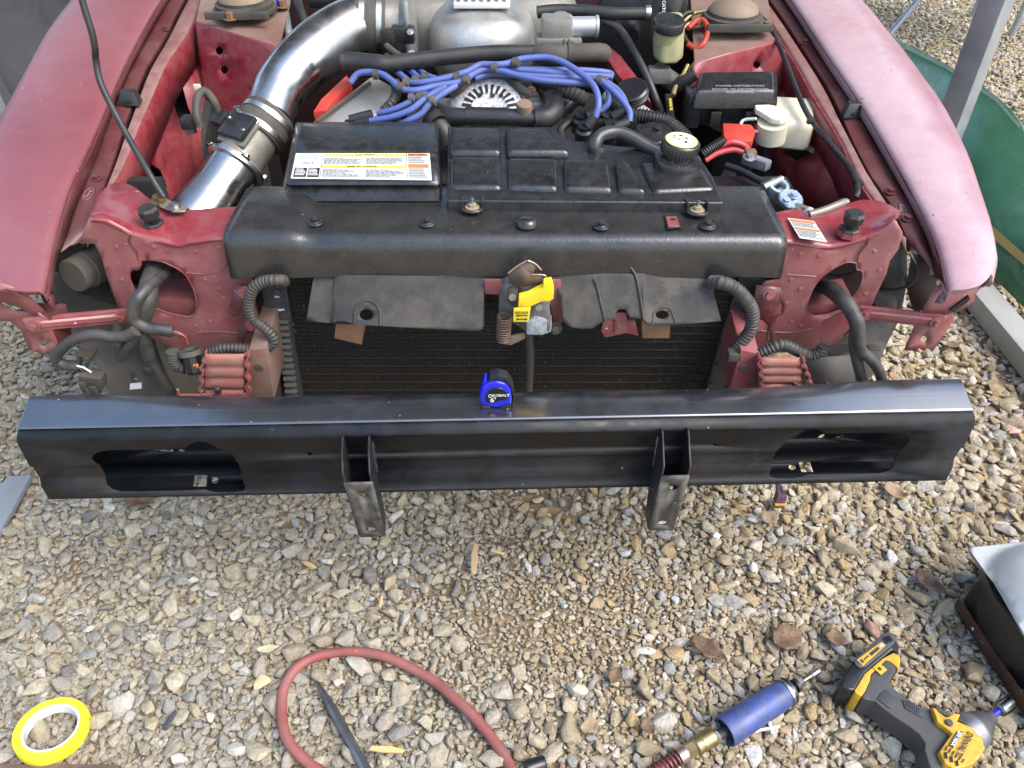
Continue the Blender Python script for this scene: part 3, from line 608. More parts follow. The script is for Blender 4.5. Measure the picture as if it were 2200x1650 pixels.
RG = [(1560, -110), (1655, 0), (1736, 120), (1788, 202), (1832, 300), (1875, 382), (1922, 447), (1943, 500), (1958, 530)]
RH = [(1500, -110), (1616, 0), (1701, 120), (1747, 202), (1807, 300), (1838, 370), (1868, 420), (1900, 460), (1925, 480)]
d3 = lambda l, d: [(x, y, d) for x, y in l]
ledge(Rin[1:], d3(RF, -0.028), d3(RG, -0.030), d3(RH, -0.032), 1)
LF = [(425, -110), (365, 0), (322, 74), (289, 136), (264, 185), (226, 286), (202, 354), (164, 442), (140, 520), (128, 545)]
LG = [(465, -110), (395, 0), (357, 74), (319, 136), (297, 185), (262, 286), (240, 354), (212, 430), (190, 490), (175, 520)]
LH = [(520, -110), (440, 0), (405, 70), (360, 136), (338, 185), (294, 286), (268, 354), (235, 410), (210, 450), (196, 468)]
ledge(Lin[1:], d3(LF, -0.028), d3(LG, -0.030), d3(LH, -0.032), -1)
for p in ((1730, 92), (1913, 412), (1950, 470)): bolt('ledge_bolt', B(p[0], p[1], -0.026), (0, -.2, 1), 0.0055, DKRED, car, 0.005)
for p in ((356, 62), (208, 384), (1050, -60)): bolt('ledge_bolt', B(p[0], p[1], -0.026), (0, -.2, 1), 0.0055, DKRED, car, 0.005)
# inner walls (plates with real openings)
wR = plane3(B(1800, 300, -0.045), B(1690, 120, -0.045), B(1800, 300, -0.045) + Vector((-0.05, 0, -0.3)))
plate('inner_apron', [(1600, 20), (1690, 120), (1738, 202), (1795, 300), (1830, 370), (1862, 430), (1800, 470), (1710, 452), (1640, 330), (1620, 180)],
      [ellipse(1695, 207, 7, 13, 12, 20), [(1683, 330), (1690, 262), (1708, 230), (1730, 225), (1748, 262), (1735, 330), (1712, 345)]], wR, RED, car, 0.0015)
wL = plane3(B(294, 290, -0.045), B(380, 120, -0.045), B(294, 290, -0.045) + Vector((0.06, 0, -0.3)))
plate('inner_apron', [(440, 30), (400, 90), (345, 190), (300, 286), (274, 354), (262, 395), (330, 470), (430, 430), (520, 300), (520, 180), (450, 120)],
      [[(378, 172), (388, 166), (394, 190), (405, 230), (420, 262), (425, 285), (405, 290), (388, 268), (376, 232), (372, 200)], [(308, 270), (314, 276), (317, 295), (314, 316), (308, 312), (305, 296)], [(296, 390), (310, 365), (325, 352), (345, 365), (360, 400), (352, 430), (310, 420)]], wL, RED, car, 0.0015)
# strut towers
def tower(topf, front, s, capc, holesp):
    T = [B(*p) for p in topf]; prism('strut_tower_top', T, (0, 0, -0.004), M('dusty_tower_top', (0.16, 0.06, 0.05), 0.7, dirt=(DUST, 0.9, 8, 0.2)), car, 0.001, 1)
    a, b_ = T[0], T[1]; fn = plane3(a, b_, a + Vector((0, -0.05, -0.22)))
    plate('strut_tower_front', front, [ellipse(*h) for h in holesp], fn, RED, car, 0.0015, grid=30)
    c_ = B(*capc); pa = empty_p = None
    base = lathe('strut_mount', [(0.0, 0.0), (0.066, 0.0), (0.066, 0.006), (0.060, 0.008), (0.060, 0.016), (0.052, 0.018), (0.052, 0.024), (0.0, 0.024)], c_, (0, -.05, 1), RUBD, car, 28)
    lathe('mount_cap', [(0.0, 0.022), (0.050, 0.024), (0.046, 0.032), (0.030, 0.042), (0.019, 0.048), (0.0, 0.05)], c_, (0, -.05, 1), M('rusty_cap', (0.21, 0.14, 0.085), 0.6, dirt=(DUST, .6, 25)), base, 28)
    lathe('strut_nut', [(0.0, 0.045), (0.0115, 0.045), (0.0115, 0.058), (0.007, 0.059), (0.007, 0.072), (0, 0.072)], c_, (0, -.05, 1), RUST, base, 6)
    for k in range(3):
        an = R(20 + 120 * k + (0 if s < 0 else 60)); bolt('mount_bolt', c_ + Vector((0.078 * math.cos(an), 0.07 * math.sin(an), 0.0)), (0, 0, 1), 0.008, RUST, base, 0.012)
    rbox('camber_plate', c_ + Vector((0, -0.064, 0.006)), (0.13, 0.012, 0.014), RUBD, base, 0.002)
tower([(420, 46, -0.006), (600, 100, -0.006), (640, -60, -0.006), (450, -90, -0.006)], [(420, 46), (600, 100), (608, 130), (600, 250), (520, 300), (452, 250), (430, 150)], -1, (528, 22, 0.0), [(471, 109, 8, 9), (482, 150, 8, 8), (545, 200, 4, 5)])
tower([(1492, 135, -0.006), (1665, 85, -0.006), (1640, -60, -0.006), (1480, -60, -0.006)], [(1492, 135), (1665, 85), (1700, 120), (1690, 260), (1640, 330), (1480, 250), (1480, 170)], 1, (1572, 48, 0.0), [(1626, 139, 8, 8), (1657, 195, 5, 8)])
# ---- headlight panels and their decks
YP = 1.035
fnP = lambda x, y: Wy(x, y, YP)
Ltop = [(191, 468), (226, 472), (251, 485), (281, 502), (330, 513), (382, 526), (404, 519), (450, 513), (512, 508)]
Louter = Ltop + [(512, 560), (543, 594), (541, 620), (556, 680), (572, 712), (560, 745), (520, 763), (455, 768), (382, 757), (330, 728), (286, 700), (273, 669), (254, 659), (240, 624), (224, 577), (218, 553), (203, 524), (172, 523), (176, 505)]
Lhole = [(303, 561), (318, 558), (344, 561), (365, 569), (393, 585), (409, 607), (420, 635), (423, 662), (417, 675), (404, 680), (382, 677), (355, 670), (327, 659), (305, 643), (289, 621), (280, 599), (280, 585), (286, 579), (297, 579), (303, 569)]
Rtop = [(1675, 512), (1690, 518), (1740, 524), (1786, 530), (1830, 520), (1866, 509), (1899, 492), (1925, 474)]
Router = Rtop + [(1940, 500), (1930, 536), (1912, 560), (1904, 589), (1884, 630), (1869, 666), (1851, 684), (1830, 700), (1800, 735), (1763, 750), (1739, 755), (1650, 758), (1609, 746), (1603, 728), (1603, 684), (1622, 654), (1624, 624), (1645, 604), (1675, 600)]
Rhole = [(1839, 565), (1816, 564), (1786, 580), (1763, 598), (1745, 624), (1733, 657), (1736, 672), (1751, 679), (1780, 675), (1816, 661), (1834, 636), (1848, 616), (1854, 589), (1848, 580), (1841, 579)]
def panfn(x, y):                                    # gently dished, the foot tucked back
    p = Wy(x, y, YP); d = 0.004 * math.sin(x * .035) + 0.003 * math.sin(y * .05)
    k = max(0, (y - 690) / 70); return Wy(x, y, YP + d * .5 + 0.012 * k * k)
for o_, h_, nm in ((Louter, Lhole, 'left'), (Router, Rhole, 'right')):
    q = plate('headlight_panel', o_, [h_, ellipse(*((300, 700, 1, 1) if nm == 'left' else (1700, 740, 1, 1)), 5)], panfn, REDD, car, 0.0018, grid=16, sharp=60); q['label'] = 'dusty red %s headlight panel with a large oval opening' % nm
    rim = [fnP(*p) for p in h_] ; rim.append(rim[0]); bm = bmesh.new(); ringmesh(bm, catmull(rim, 3), 0.0011, 6, cap=False); fin('opening_rim', bm, REDD, q, 60)
def deck(topl, rear, zr):
    a = resample([fnP(*p) for p in topl], 24); b_ = resample([Wz(p[0], p[1], p[2]) for p in rear], 24); rows = []
    for p, q in zip(a, b_):
        rows.append([p + Vector((0, 0.0, -0.006)), p + Vector((0, 0.0015, -0.001)), p + Vector((0, 0.006, 0.0012)), p.lerp(q, .25) + Vector((0, 0, 0.001)), p.lerp(q, .5), p.lerp(q, .75), q, q + Vector((0, 0.003, -0.004)), q + Vector((0, 0.005, -0.04))])
    return loft('headlight_deck', rows, RED, car, 0.0016, sharp=50)
dL = deck(Ltop, [(203, 433, .648), (232, 398, .652), (262, 392, .65), (289, 402, .648), (322, 430, .645), (404, 453, .640), (455, 448, .640), (512, 445, .640)], 0)
dR = deck(Rtop, [(1655, 459, .64), (1704, 450, .641), (1760, 455, .642), (1816, 440, .645), (1850, 430, .648), (1890, 432, .65), (1920, 445, .65), (1935, 458, .648)], 0)
# plates behind the panels, coloured dark for the shade of the lamp cavities
for c_, sz in (((-0.57, 1.20, 0.46), (0.32, 0.02, 0.24)), ((0.475, 1.20, 0.46), (0.32, 0.02, 0.24))): rbox('cavity_backing', c_, sz, M('cavity_shade_red', (0.03, 0.010, 0.012), 0.7), car, 0.002)
for cx0, cx1, nm in ((327, 423, 'l'), (1733, 1830, 'r')):
    pl_ = [Wy(cx0 - 20, 645 if nm == 'l' else 660, YP + 0.02), Wy(cx1 + 4, 644, YP + 0.02), Wy(cx1 + 4, 690, YP + 0.02), Wy(cx0 - 20, 690, YP + 0.02)]
    prism('inner_crossmember', pl_, (0, 0.06, 0.004), REDD, car, 0.002)
# panel seams: folded joint running up from each opening
tube('panel_seam', [fnP(281, 503), fnP(278, 520), fnP(293, 540), fnP(297, 560)], 0.0014, DKRED, car, 6)
tube('panel_seam', [fnP(1866, 510), fnP(1862, 525), fnP(1846, 545), fnP(1842, 562)], 0.0014, DKRED, car, 6)
tube('deck_seam', [Wz(281, 502, .633), Wz(290, 494, .635), Wz(312, 478, .638)], 0.0012, DKRED, car, 6)
tube('deck_seam', [Wz(1872, 503, .633), Wz(1850, 488, .636), Wz(1826, 470, .639)], 0.0012, DKRED, car, 6)
# deck openings' dark eyelets, hood stops, label
for p in ((222, 446), (1914, 455)): lathe('deck_hole_grommet', [(0, 0.0005), (0.0085, 0.0005), (0.0095, 0.002), (0.0105, 0.0)], Wz(p[0], p[1], .6475), (0, 0, 1), VOID, car, 18)
for p in ((333, 490), (1822, 502)):
    o_ = Wz(p[0], p[1], .637); hs = lathe('hood_stop', [(0, 0), (0.017, 0.0), (0.016, 0.010), (0.013, 0.012), (0.006, 0.012), (0.006, 0.02), (0.0135, 0.021), (0.0155, 0.025), (0.0155, 0.034), (0.012, 0.038), (0, 0.039)], o_, (0, -.1, 1), RUB, car, 8, 25)
    lathe('boss', [(0.0, 0.0), (0.019, 0.0), (0.017, 0.008), (0, 0.009)], o_, (0, -.1, 1), RED, hs, 8)
def quadmap(c4):
    a, b_, c_, d = c4; return lambda u, v: a.lerp(b_, u).lerp(d.lerp(c_, u), v)
def sticker(name, q, mat, parent, lift=0.0006): 
    n_ = (q[1] - q[0]).cross(q[3] - q[0]).normalized(); n_ = n_ if n_.dot(CAM - q[0]) > 0 else -n_
    return prism(name, [p + n_ * 0.0002 for p in q], n_ * lift, mat, parent)
def printed(parent, q, items, lift=0.0014):
    """flat print on a quad: items = (u0, v0, u1, v1, material)"""
    f = quadmap(q); n_ = (q[1] - q[0]).cross(q[3] - q[0]).normalized(); n_ = n_ if n_.dot(CAM - q[0]) > 0 else -n_
    by = {}
    for u0, v0, u1, v1, m_ in items: by.setdefault(m_.name, (m_, []))[1].append((u0, v0, u1, v1))
    for nm, (m_, l) in by.items():
        bm = bmesh.new()
        for k, (u0, v0, u1, v1) in enumerate(l): bm.faces.new([bm.verts.new(f(u, v) + n_ * (lift + .0001 * (1 if m_ in (INKB, INKG) else 0))) for u, v in ((u0, v0), (u1, v0), (u1, v1), (u0, v1))])
        fin('print', bm, m_, parent, None)['kind'] = 'stuff'
def lines_of(u0, v0, u1, v1, n, m_, rnd, fill=0.55):
    out = []; h = (v1 - v0) / n
    for i in range(n):
        u = u0; e = u1 - rnd.random() * (u1 - u0) * (0.25 if i % 3 else 0.5)
        while u < e:
            w_ = rnd.uniform(0.25, 1.0) * (u1 - u0) * 0.13; out.append((u, v0 + h * i, min(e, u + w_), v0 + h * (i + fill), m_)); u += w_ + (u1 - u0) * 0.018
    return out
rnd = random.Random(3)
q = [Wz(x, y, .6425) for x, y in ((1692, 469), (1749, 476), (1777, 521), (1718, 512))]
st = sticker('warning_label', q, PAPER, car); printed(st, q, [(.04, .05, .96, .17, LORG), (.04, .46, .96, .56, LORG)] + lines_of(.05, .21, .95, .43, 3, INKG, rnd) + lines_of(.05, .60, .95, .95, 5, INKG, rnd))
for l_ in ([(330, 530), (360, 538), (420, 540), (470, 532), (440, 600), (470, 620), (500, 600), (480, 640), (450, 690), (420, 700), (250, 530), (262, 600)], [(1720, 545), (1760, 550), (1700, 600), (1720, 620), (1690, 650), (1700, 690), (1720, 700), (1880, 540), (1890, 580), (1860, 630)]):
    for p in l_: lathe('spot_weld', [(0, .0004), (.0022, .0004), (.0034, 0.0), (.0036, -.001)], panfn(*p) + Vector((0, -.0008, 0)), (0, -1, .1), REDD, car, 10)
for l_ in ([(400, 586), (440, 588), (478, 578), (486, 566), (495, 572), (512, 566)], [(425, 714), (470, 712), (520, 716), (566, 716)], [(1690, 590), (1720, 592), (1752, 594)], [(1612, 706), (1650, 712), (1700, 714), (1745, 706)]): tube('pressed_crease', [panfn(*p) + Vector((0, -.0003, 0)) for p in l_], .0013, REDD, car, 6, 4)
# ---- fender-end brackets and tie straps
def bracket(outer, hole, y, nm, mat=REDD, th=0.0016):
    return plate(nm, outer, [hole] if hole else [], lambda x, yy: Wy(x, yy, y), mat, car, th, grid=25)
def ybr(x): return 0.985
bracket([(-40, 640), (0, 650), (25, 669), (40, 668), (85, 672), (106, 690), (112, 710), (125, 738), (123, 755), (108, 762), (100, 756), (92, 763), (80, 757), (63, 752), (45, 710), (20, 690), (-40, 690)], ellipse(95, 736, 8, 8, 12), 0.965, 'headlight_bracket')
bracket([(1978, 668), (2052, 655), (2048, 690), (2005, 754), (1992, 748), (1985, 755), (1975, 748), (1962, 754), (1943, 752), (1960, 712)], ellipse(1985, 729, 7, 7, 12), 1.0, 'headlight_bracket')
prism('bracket_rib', [Wy(x, y, .966) for x, y in ((30, 674), (106, 676), (123, 752), (112, 730), (100, 690))], (0.012, 0.03, 0), DKRED, car, 0.001)
nL = loft('fender_nose_bracket', [[Wy(-40, 600, .955), Wy(0, 606, .955), Wy(40, 622, .955), Wy(60, 634, .96), Wy(104, 674, .975)], [Wy(-40, 650, .95), Wy(0, 648, .95), Wy(20, 655, .953), Wy(40, 660, .957), Wy(80, 680, .964)]], REDD, car, 0.0016, su=3)
nR = loft('fender_nose_bracket', [[Wy(2012, 612, 1.0), Wy(2045, 628, .995), Wy(2085, 622, .995), Wy(2118, 606, 1.0)], [Wy(1985, 660, 1.0), Wy(2030, 660, .995), Wy(2070, 650, .992), Wy(2095, 632, .995)], [Wy(1978, 676, 1.0), Wy(2035, 674, .995), Wy(2075, 660, .996), Wy(2093, 645, 1.0)]], REDD, car, 0.0016, su=3)
prism('nose_slot', [Wy(x, y, .988) for x, y in ((2040, 668), (2082, 636), (2084, 643), (2078, 650), (2048, 671))], (0, .004, 0), VOID, car)
prism('nose_slot', [Wy(x, y, .946) for x, y in ((-10, 626), (30, 628), (45, 640), (20, 644), (-10, 642))], (0, .004, 0), DKRED, car)
plate('inner_fender_bracket', [(1937, 580), (1950, 600), (1958, 548), (1996, 548), (2035, 601), (2020, 650), (1978, 674), (1961, 666)], [ellipse(2003, 584, 6, 9, 12), ellipse(2017, 607, 5, 8, 12)], lambda x, y: Wy(x, y, 1.06), M('dark_maroon_primer', (0.035, 0.012, 0.014), 0.7), car, 0.0016)
for p0, p1, y0, y1 in (((74, 698), (266, 680), .955, 1.022), ((1858, 674), (2013, 691), 1.022, .99)):
    a, b_ = Wy(*p0, y0), Wy(*p1, y1); dx = (b_ - a).normalized(); up_ = Vector((0, 0, 1)); a -= dx * .012; b_ += dx * .012; n_ = Vector((0, -1, 0))
    hw = 0.0105; rows = []
    for h, o2 in ((-hw - .001, -.006), (-hw, 0.0), (-.006, 0.0), (-.0035, 0.003), (.0035, 0.003), (.006, 0.0), (hw, 0.0), (hw + .001, -.006)):
        rows.append([a.lerp(b_, t) + up_ * h + n_ * o2 * (1 if .12 < t < .88 or o2 < 0 else 0.0) for t in (0, .05, .13, .17, .5, .83, .87, .95, 1)])
    st_ = loft('tie_strap', rows, REDD, car, 0.0016, sharp=40)
    bolt('strap_bolt', a + dx * .012 + n_ * .003, n_, .006, REDD, st_, .005); bolt('strap_bolt', b_ - dx * .014 + n_ * .003, n_, .006, REDD, st_, .005)
# ---- lamp-mount tabs either side of the radiator
plate('lamp_mount_tab', [(508, 612), (520, 615), (540, 616), (545, 640), (548, 690), (568, 700), (570, 712), (530, 716), (524, 735), (512, 745), (505, 735), (514, 710), (515, 695), (512, 676), (500, 678), (490, 668), (496, 650)], [ellipse(494, 665, 4, 7, 8), ellipse(508, 733, 3, 7, 8)], lambda x, y: Wy(x, y, 1.018), DKRED, car, .0016)
plate('lamp_mount_tab', [(1625, 612), (1675, 618), (1684, 640), (1690, 655), (1683, 675), (1670, 680), (1664, 700), (1666, 725), (1655, 738), (1645, 730), (1650, 700), (1640, 690), (1622, 690), (1618, 660)], [ellipse(1676, 661, 5, 11, 8), ellipse(1653, 724, 3, 6, 8)], lambda x, y: Wy(x, y, 1.018), DKRED, car, .0016)
for p in ((524, 630), (540, 700), (1652, 632), (1630, 699)): bolt('tab_bolt', Wy(p[0], p[1], 1.017), (0, -1, 0.1), 0.006, REDD, car, 0.005)
prism('square_tab', [Wy(x, y, 1.0) for x, y in ((1764, 694), (1768, 690), (1824, 664), (1826, 702), (1766, 745), (1763, 740))], (0, .0016, 0), REDD, car)
# ---- frame horns (ribbed crush boxes)
def horn(x0, x1, ytop, ybot, plates, nm):
    H = empty_p = None
    y = 0.955; n = 5; hh = []
    a, b_ = Wy(x0, ytop, y), Wy(x1, ytop, y); c_, d = Wy(x0, ybot, y), Wy(x1, ybot, y)
    rows = []
    for i in range(25):
        t = i / 24; off = 0.0055 * abs(math.sin(t * math.pi * 3.6)) ** 0.42; rows.append([a.lerp(c_, t) + Vector((0, 0.012, 0)), a.lerp(c_, t) + Vector((0.003, -off, 0)), a.lerp(c_, t).lerp(b_.lerp(d, t), .5) + Vector((0, -off, 0)), b_.lerp(d, t) + Vector((-0.003, -off, 0)), b_.lerp(d, t) + Vector((0, 0.012, 0))])
    h_ = loft('crush_box', rows, M('dusty_pink_red', (0.34, 0.09, 0.075), 0.6, dirt=((0.26, 0.17, 0.12), 0.5, 20), dirt2=(DUST, .3, 50)), car, .0016, sharp=60, su=2)
    return h_
h1 = horn(440, 528, 760, 848, None, 'l'); h2 = horn(1632, 1722, 768, 832, None, 'r')
def edge_rib(xs, y0, y1, yy, par):                    # scalloped flange beside the crush box
    pts_ = []
    for i in range(17):
        t = i / 16; pts_.append(Wy(xs[0] + (xs[1] - xs[0]) * t + 4 * math.sin(t * 4 * math.pi * 1.8), y0 + (y1 - y0) * t, yy))
    bm = bmesh.new(); ringmesh(bm, pts_, 1.0, prof=[(-.0018, -.006), (.0018, -.006), (.0018, .006), (-.0018, .006)], up=Vector((0, 1, 0))); fin('scalloped_flange', bm, REDD, par, 40)
edge_rib((531, 534), 757, 850, .952, h1); edge_rib((437, 431), 770, 850, .952, h1); edge_rib((1628, 1640), 762, 838, .952, h2); edge_rib((1722, 1742), 768, 828, .952, h2)
lp_ = [Wy(x, y, .945) for x, y in ((378, 836), (384, 838), (386, 849), (528, 846), (532, 832), (537, 832), (536, 856), (380, 858))]; prism('horn_lip', lp_, (0, .004, 0), REDD, h1, .0008, 1)
lp_ = [Wy(x, y, .945) for x, y in ((1636, 830), (1640, 832), (1646, 834), (1772, 829), (1777, 820), (1786, 832), (1786, 840), (1640, 842))]; prism('horn_lip', lp_, (0, .004, 0), REDD, h2, .0008, 1)
lathe('horn_stud', [(0.005, 0), (.005, .012), (0.003, .014), (0, .014)], Wy(470, 842, .945), (0, -.3, 1), RUB, h1, 10); lathe('horn_stud', [(0.004, 0), (.004, .014), (0, .014)], Wy(1704, 832, .945), (0, -.3, 1), RUB, h2, 10)
prism('frame_rail', [Wy(x, y, .965) for x, y in ((534, 752), (572, 748), (590, 858), (536, 858))], (0, .3, 0.05), M('brown_dusty_rail', (0.16, 0.075, 0.06), .7, dirt=(DUST, .6, 18)), car, .002)
prism('frame_rail', [Wy(x, y, .965) for x, y in ((1592, 752), (1632, 760), (1640, 842), (1565, 842))], (0, .3, 0.05), REDD, car, .002)
for p in ((557, 790), (1597, 790)): lathe('rail_plug', [(0, .001), (.006, .001), (.007, 0)], Wy(p[0], p[1], .963), (0, -1, 0), RUBD, car, 14)
# ---- splash shields
plate('splash_shield', [(113, 584), (200, 600), (330, 620), (340, 730), (345, 755), (382, 850), (385, 868), (235, 868), (229, 809), (202, 776), (175, 752), (147, 714), (125, 670), (110, 624)], [ellipse(291, 815, 6, 4, 10)], lambda x, y: Wy(x, y, 1.12 + .0004 * (x - 200) + .01 * math.sin(y * .03) - (0.0006 * max(0, y - 740))), SHLD, car, .002, grid=22, sharp=60)
plate('splash_shield', [(330, 720), (400, 745), (445, 770), (440, 815), (430, 868), (382, 868), (345, 770)], [], lambda x, y: Wy(x, y, 1.06), M('brown_grey_shield', (0.10, 0.09, 0.075), .6, dirt=(DUST, .5, 14)), car, .002, grid=25)
sticker('paper_sticker', [Wy(x, y, 1.10 - .0006 * (y - 740)) for x, y in ((280, 824), (304, 822), (305, 835), (279, 837))], PAPER, car)
plate('splash_shield', [(1905, 560), (1925, 520), (1948, 545), (1950, 600), (1935, 680), (1905, 740), (1880, 800), (1830, 860), (1720, 850), (1725, 770), (1800, 740), (1830, 700), (1870, 660)], [], lambda x, y: Wy(x, y, 1.10 + .01 * math.sin(y * .03)), SHLD, car, .002, grid=25, sharp=60)
plate('splash_shield', [(1728, 770), (1830, 764), (1838, 800), (1832, 850), (1745, 850)], [], lambda x, y: Wy(x, y, 1.03), SHLD, car, .002)
for q_ in ([(1780, 742), (1838, 738), (1850, 745), (1800, 765), (1782, 766)],): prism('shield_slats', [Wy(x, y, 1.04) for x, y in q_], (0, .02, 0), RUBD, car)
rbox('shade_backing', (-0.76, 1.26, 0.50), (0.30, 0.02, 0.26), VOID, car, .004); rbox('shade_backing', (0.655, 1.26, 0.55), (0.06, 0.02, 0.18), VOID, car, .004)  # black plates added where only the shaded void behind the fenders shows
# canister with its hose behind the left bracket
can = lathe('canister', [(0, -.004), (0.026, -.004), (.028, 0), (.028, .02), (.030, .022), (.030, .06), (0, .06)], Wy(160, 592, 1.06), (0.35, 1, -0.12), RUBD, car, 24)
tube('canister_hose', [Wy(185, 600, 1.11), Wy(215, 612, 1.14), Wy(245, 622, 1.16), Wy(280, 640, 1.2)], 0.026, RUB, can, 14, corr=(0.008, .04))
tube('resonator', [Wy(1895, 640, 1.09), Wy(1885, 655, 1.08), Wy(1870, 664, 1.075)], [0.026, .03, .024], RUBD, car, 14, 4)
# ---- wheels, dark bottom sheet, firewall: what the gaps look into
for sx_ in (-1, 1):
    c_ = Vector((-0.06 + sx_ * 0.70, 1.78, 0.315)); wh = lathe('wheel', [(0.10, -.10), (.20, -.10), (.205, -.095), (.205, .095), (.20, .10), (.10, .10)], c_, (1, 0, 0), M('dull_alloy', (.25, .25, .26), .5, metal=.6), car, 28)
    lathe('tyre', [(.205, -.10), (.28, -.115), (.305, -.105), (.315, -.08), (.315, .08), (.305, .105), (.28, .115), (.205, .10)], c_, (1, 0, 0), M('tyre_rubber', (.02, .02, .02), .8, bump=(30, .01)), wh, 40)
rbox('bay_dark_sheet', (-0.05, 1.66, 0.22), (1.10, 1.0, 0.02), VOID, car, .002); rbox('firewall', (-0.09, 2.06, 0.51), (1.35, 0.02, 0.62), M('dim_firewall', (.03, .008, .01), .7), car, .002)  # black sheet and darkened red put in for the deep shade of the bay
rbox('engine_block', (-0.02, 1.62, 0.40), (0.44, 0.50, 0.34), M('grimy_engine', (.03, .028, .026), .7, dirt=((.06, .05, .04), .6, 14)), car, .02)
# ---- the open hood and its prop rod
hinge = Vector((-0.09, 2.06, 0.86)); an = R(82); hd = Vector((0, -math.cos(an), math.sin(an)))
rows = []
for t in (0, .1, .3, .5, .7, .9, 1.0):
    wd = 0.68 - 0.05 * t; rows.append([hinge + hd * (1.12 * t - .05 * (abs(u) ** 3) * t) + Vector((wd * u, 0, 0)) + Vector((0, .5, .4)) * (0.06 * (1 - u * u)) for u in (-1, -.8, -.6, -.3, 0, .3, .6, .8, 1)])
tube('prop_rod', bl([(352, 424, .02), (335, 397, .035), (318, 368, .05), (270, 285, .085), (238, 225, .115), (215, 175, .14), (206, 130, .165), (200, 80, .20)]) + [B(200, 80, .20) + Vector((-.004, .03, .10)), B(200, 80, .20) + Vector((.03, .12, .32)), B(200, 80, .20) + Vector((.05, .20, .50))], 0.0050, RUB, car, 10, 5)
pb = prism('rod_bracket', [Wz(x, y, .648) for x, y in ((330, 428), (345, 422), (372, 436), (404, 447), (398, 457), (372, 458), (345, 447))], (0, 0, .003), M('plated_bracket', (.25, .21, .15), .5, metal=.5, dirt=(DUST, .5, 30)), car, .001, 1)
bolt('bracket_bolt', Wz(374, 446, .651), (0, 0, 1), .007, STEEL, pb, .006); bolt('bracket_bolt', Wz(341, 430, .653), (0, -.3, 1), .007, BRASS, pb, .008)
for p in ((283, 222), (1830, 248)):                 # rubber hood rests
    o_ = B(p[0], p[1], -0.028); s_ = -1 if p[0] < 1000 else 1
    hr = prism('hood_rest', [o_ + Vector((x * s_, y, 0)) for x, y in ((-.022, -.016), (.020, -.016), (.024, .012), (-.016, .016))], (0, 0.004, .024), RUB, car, .003, 2, top=.62)
    prism('slot', [o_ + Vector((x, -.0165 + z * .12, z)) for x, z in ((-.008, .006), (.008, .006), (.006, .011), (-.006, .011))], (0, -.001, 0), VOID, hr)
for p, y_ in (((190, 418), 0), ((1935, 448), 0)):      # stamped oval mark on the ledge
    o_ = B(p[0], p[1], -.026); bm = bmesh.new(); ringmesh(bm, [o_ + Vector((.007 * math.cos(a * .3927), .016 * math.sin(a * .3927), .0012 + .0035 * math.sin(a * .3927))) for a in range(17)], .0004, 4); mk = fin('stamped_mark', bm, M('stamp_pale', (.33, .20, .19), .5), car, None)
    text('stamp_script', 'Ford', o_ + Vector((0, 0, .0008)), (.25, 1, .25), (-1, .25, .0), .0095, M('stamp_pale', (.33, .20, .19), .5), mk)
# ================================================================== RADIATOR AND ITS COVER
YR = 1.062
rad = rbox('radiator', (Wy(1105, 700, YR).x, YR + 0.022, 0.43), (0.80, 0.036, 0.36), VOID, car, .002)
def rq(u, v):                                            # core face: u across, v down
    xl = 618 + (650 - 618) * v; xr = 1588 + (1512 - 1588) * v; return Wy(xl + (xr - xl) * u, 596 + (856 - 596) * v, YR)
TUBE = M('radiator_tube_black', (.020, .018, .016), .6, spec=.25, dirt=((.035, .029, .023), .5, 25))
def fin_mat():
    m = bpy.data.materials.new('radiator_fins'); m.use_nodes = True; nt = m.node_tree; L = nt.links.new; b = nt.nodes['Principled BSDF']
    tc = N(nt, 'ShaderNodeTexCoord'); wv = N(nt, 'ShaderNodeTexWave'); wv.bands_direction = 'X'; wv.inputs['Scale'].default_value = 210; wv.inputs['Distortion'].default_value = 1.2; wv.inputs['Detail'].default_value = 2; L(tc.outputs['Object'], wv.inputs['Vector'])
    r = N(nt, 'ShaderNodeValToRGB'); r.color_ramp.elements[0].position = .35; r.color_ramp.elements[0].color = (.005, .005, .005, 1); r.color_ramp.elements[1].position = .8; r.color_ramp.elements[1].color = (.082, .065, .049, 1); L(wv.outputs['Fac'], r.inputs[0])
    n = N(nt, 'ShaderNodeTexNoise'); n.inputs['Scale'].default_value = 190; n.inputs['Detail'].default_value = 1; L(tc.outputs['Object'], n.inputs['Vector'])
    mr = N(nt, 'ShaderNodeMapRange'); mr.inputs['From Min'].default_value = .72; mr.inputs['From Max'].default_value = .78; L(n.outputs['Fac'], mr.inputs[0])
    n2 = N(nt, 'ShaderNodeTexNoise'); n2.inputs['Scale'].default_value = 8; n2.inputs['Detail'].default_value = 4; L(tc.outputs['Object'], n2.inputs['Vector'])
    mr2 = N(nt, 'ShaderNodeMapRange'); mr2.inputs['From Min'].default_value = .4; mr2.inputs['From Max'].default_value = .65; mr2.inputs['To Max'].default_value = .5; L(n2.outputs['Fac'], mr2.inputs[0])
    m0 = N(nt, 'ShaderNodeMix', data_type='RGBA'); L(mr2.outputs[0], m0.inputs['Factor']); L(r.outputs[0], m0.inputs['A']); m0.inputs['B'].default_value = (.05, .04, .03, 1)
    mx = N(nt, 'ShaderNodeMix', data_type='RGBA'); L(mr.outputs[0], mx.inputs['Factor']); L(m0.outputs['Result'], mx.inputs['A']); mx.inputs['B'].default_value = (.40, .36, .30, 1); L(mx.outputs['Result'], b.inputs['Base Color'])
    b.inputs['Roughness'].default_value = .6; bu = N(nt, 'ShaderNodeBump'); bu.inputs['Distance'].default_value = .002; L(wv.outputs['Fac'], bu.inputs['Height']); L(bu.outputs[0], b.inputs['Normal']); return m
FINS = fin_mat(); NR = 15
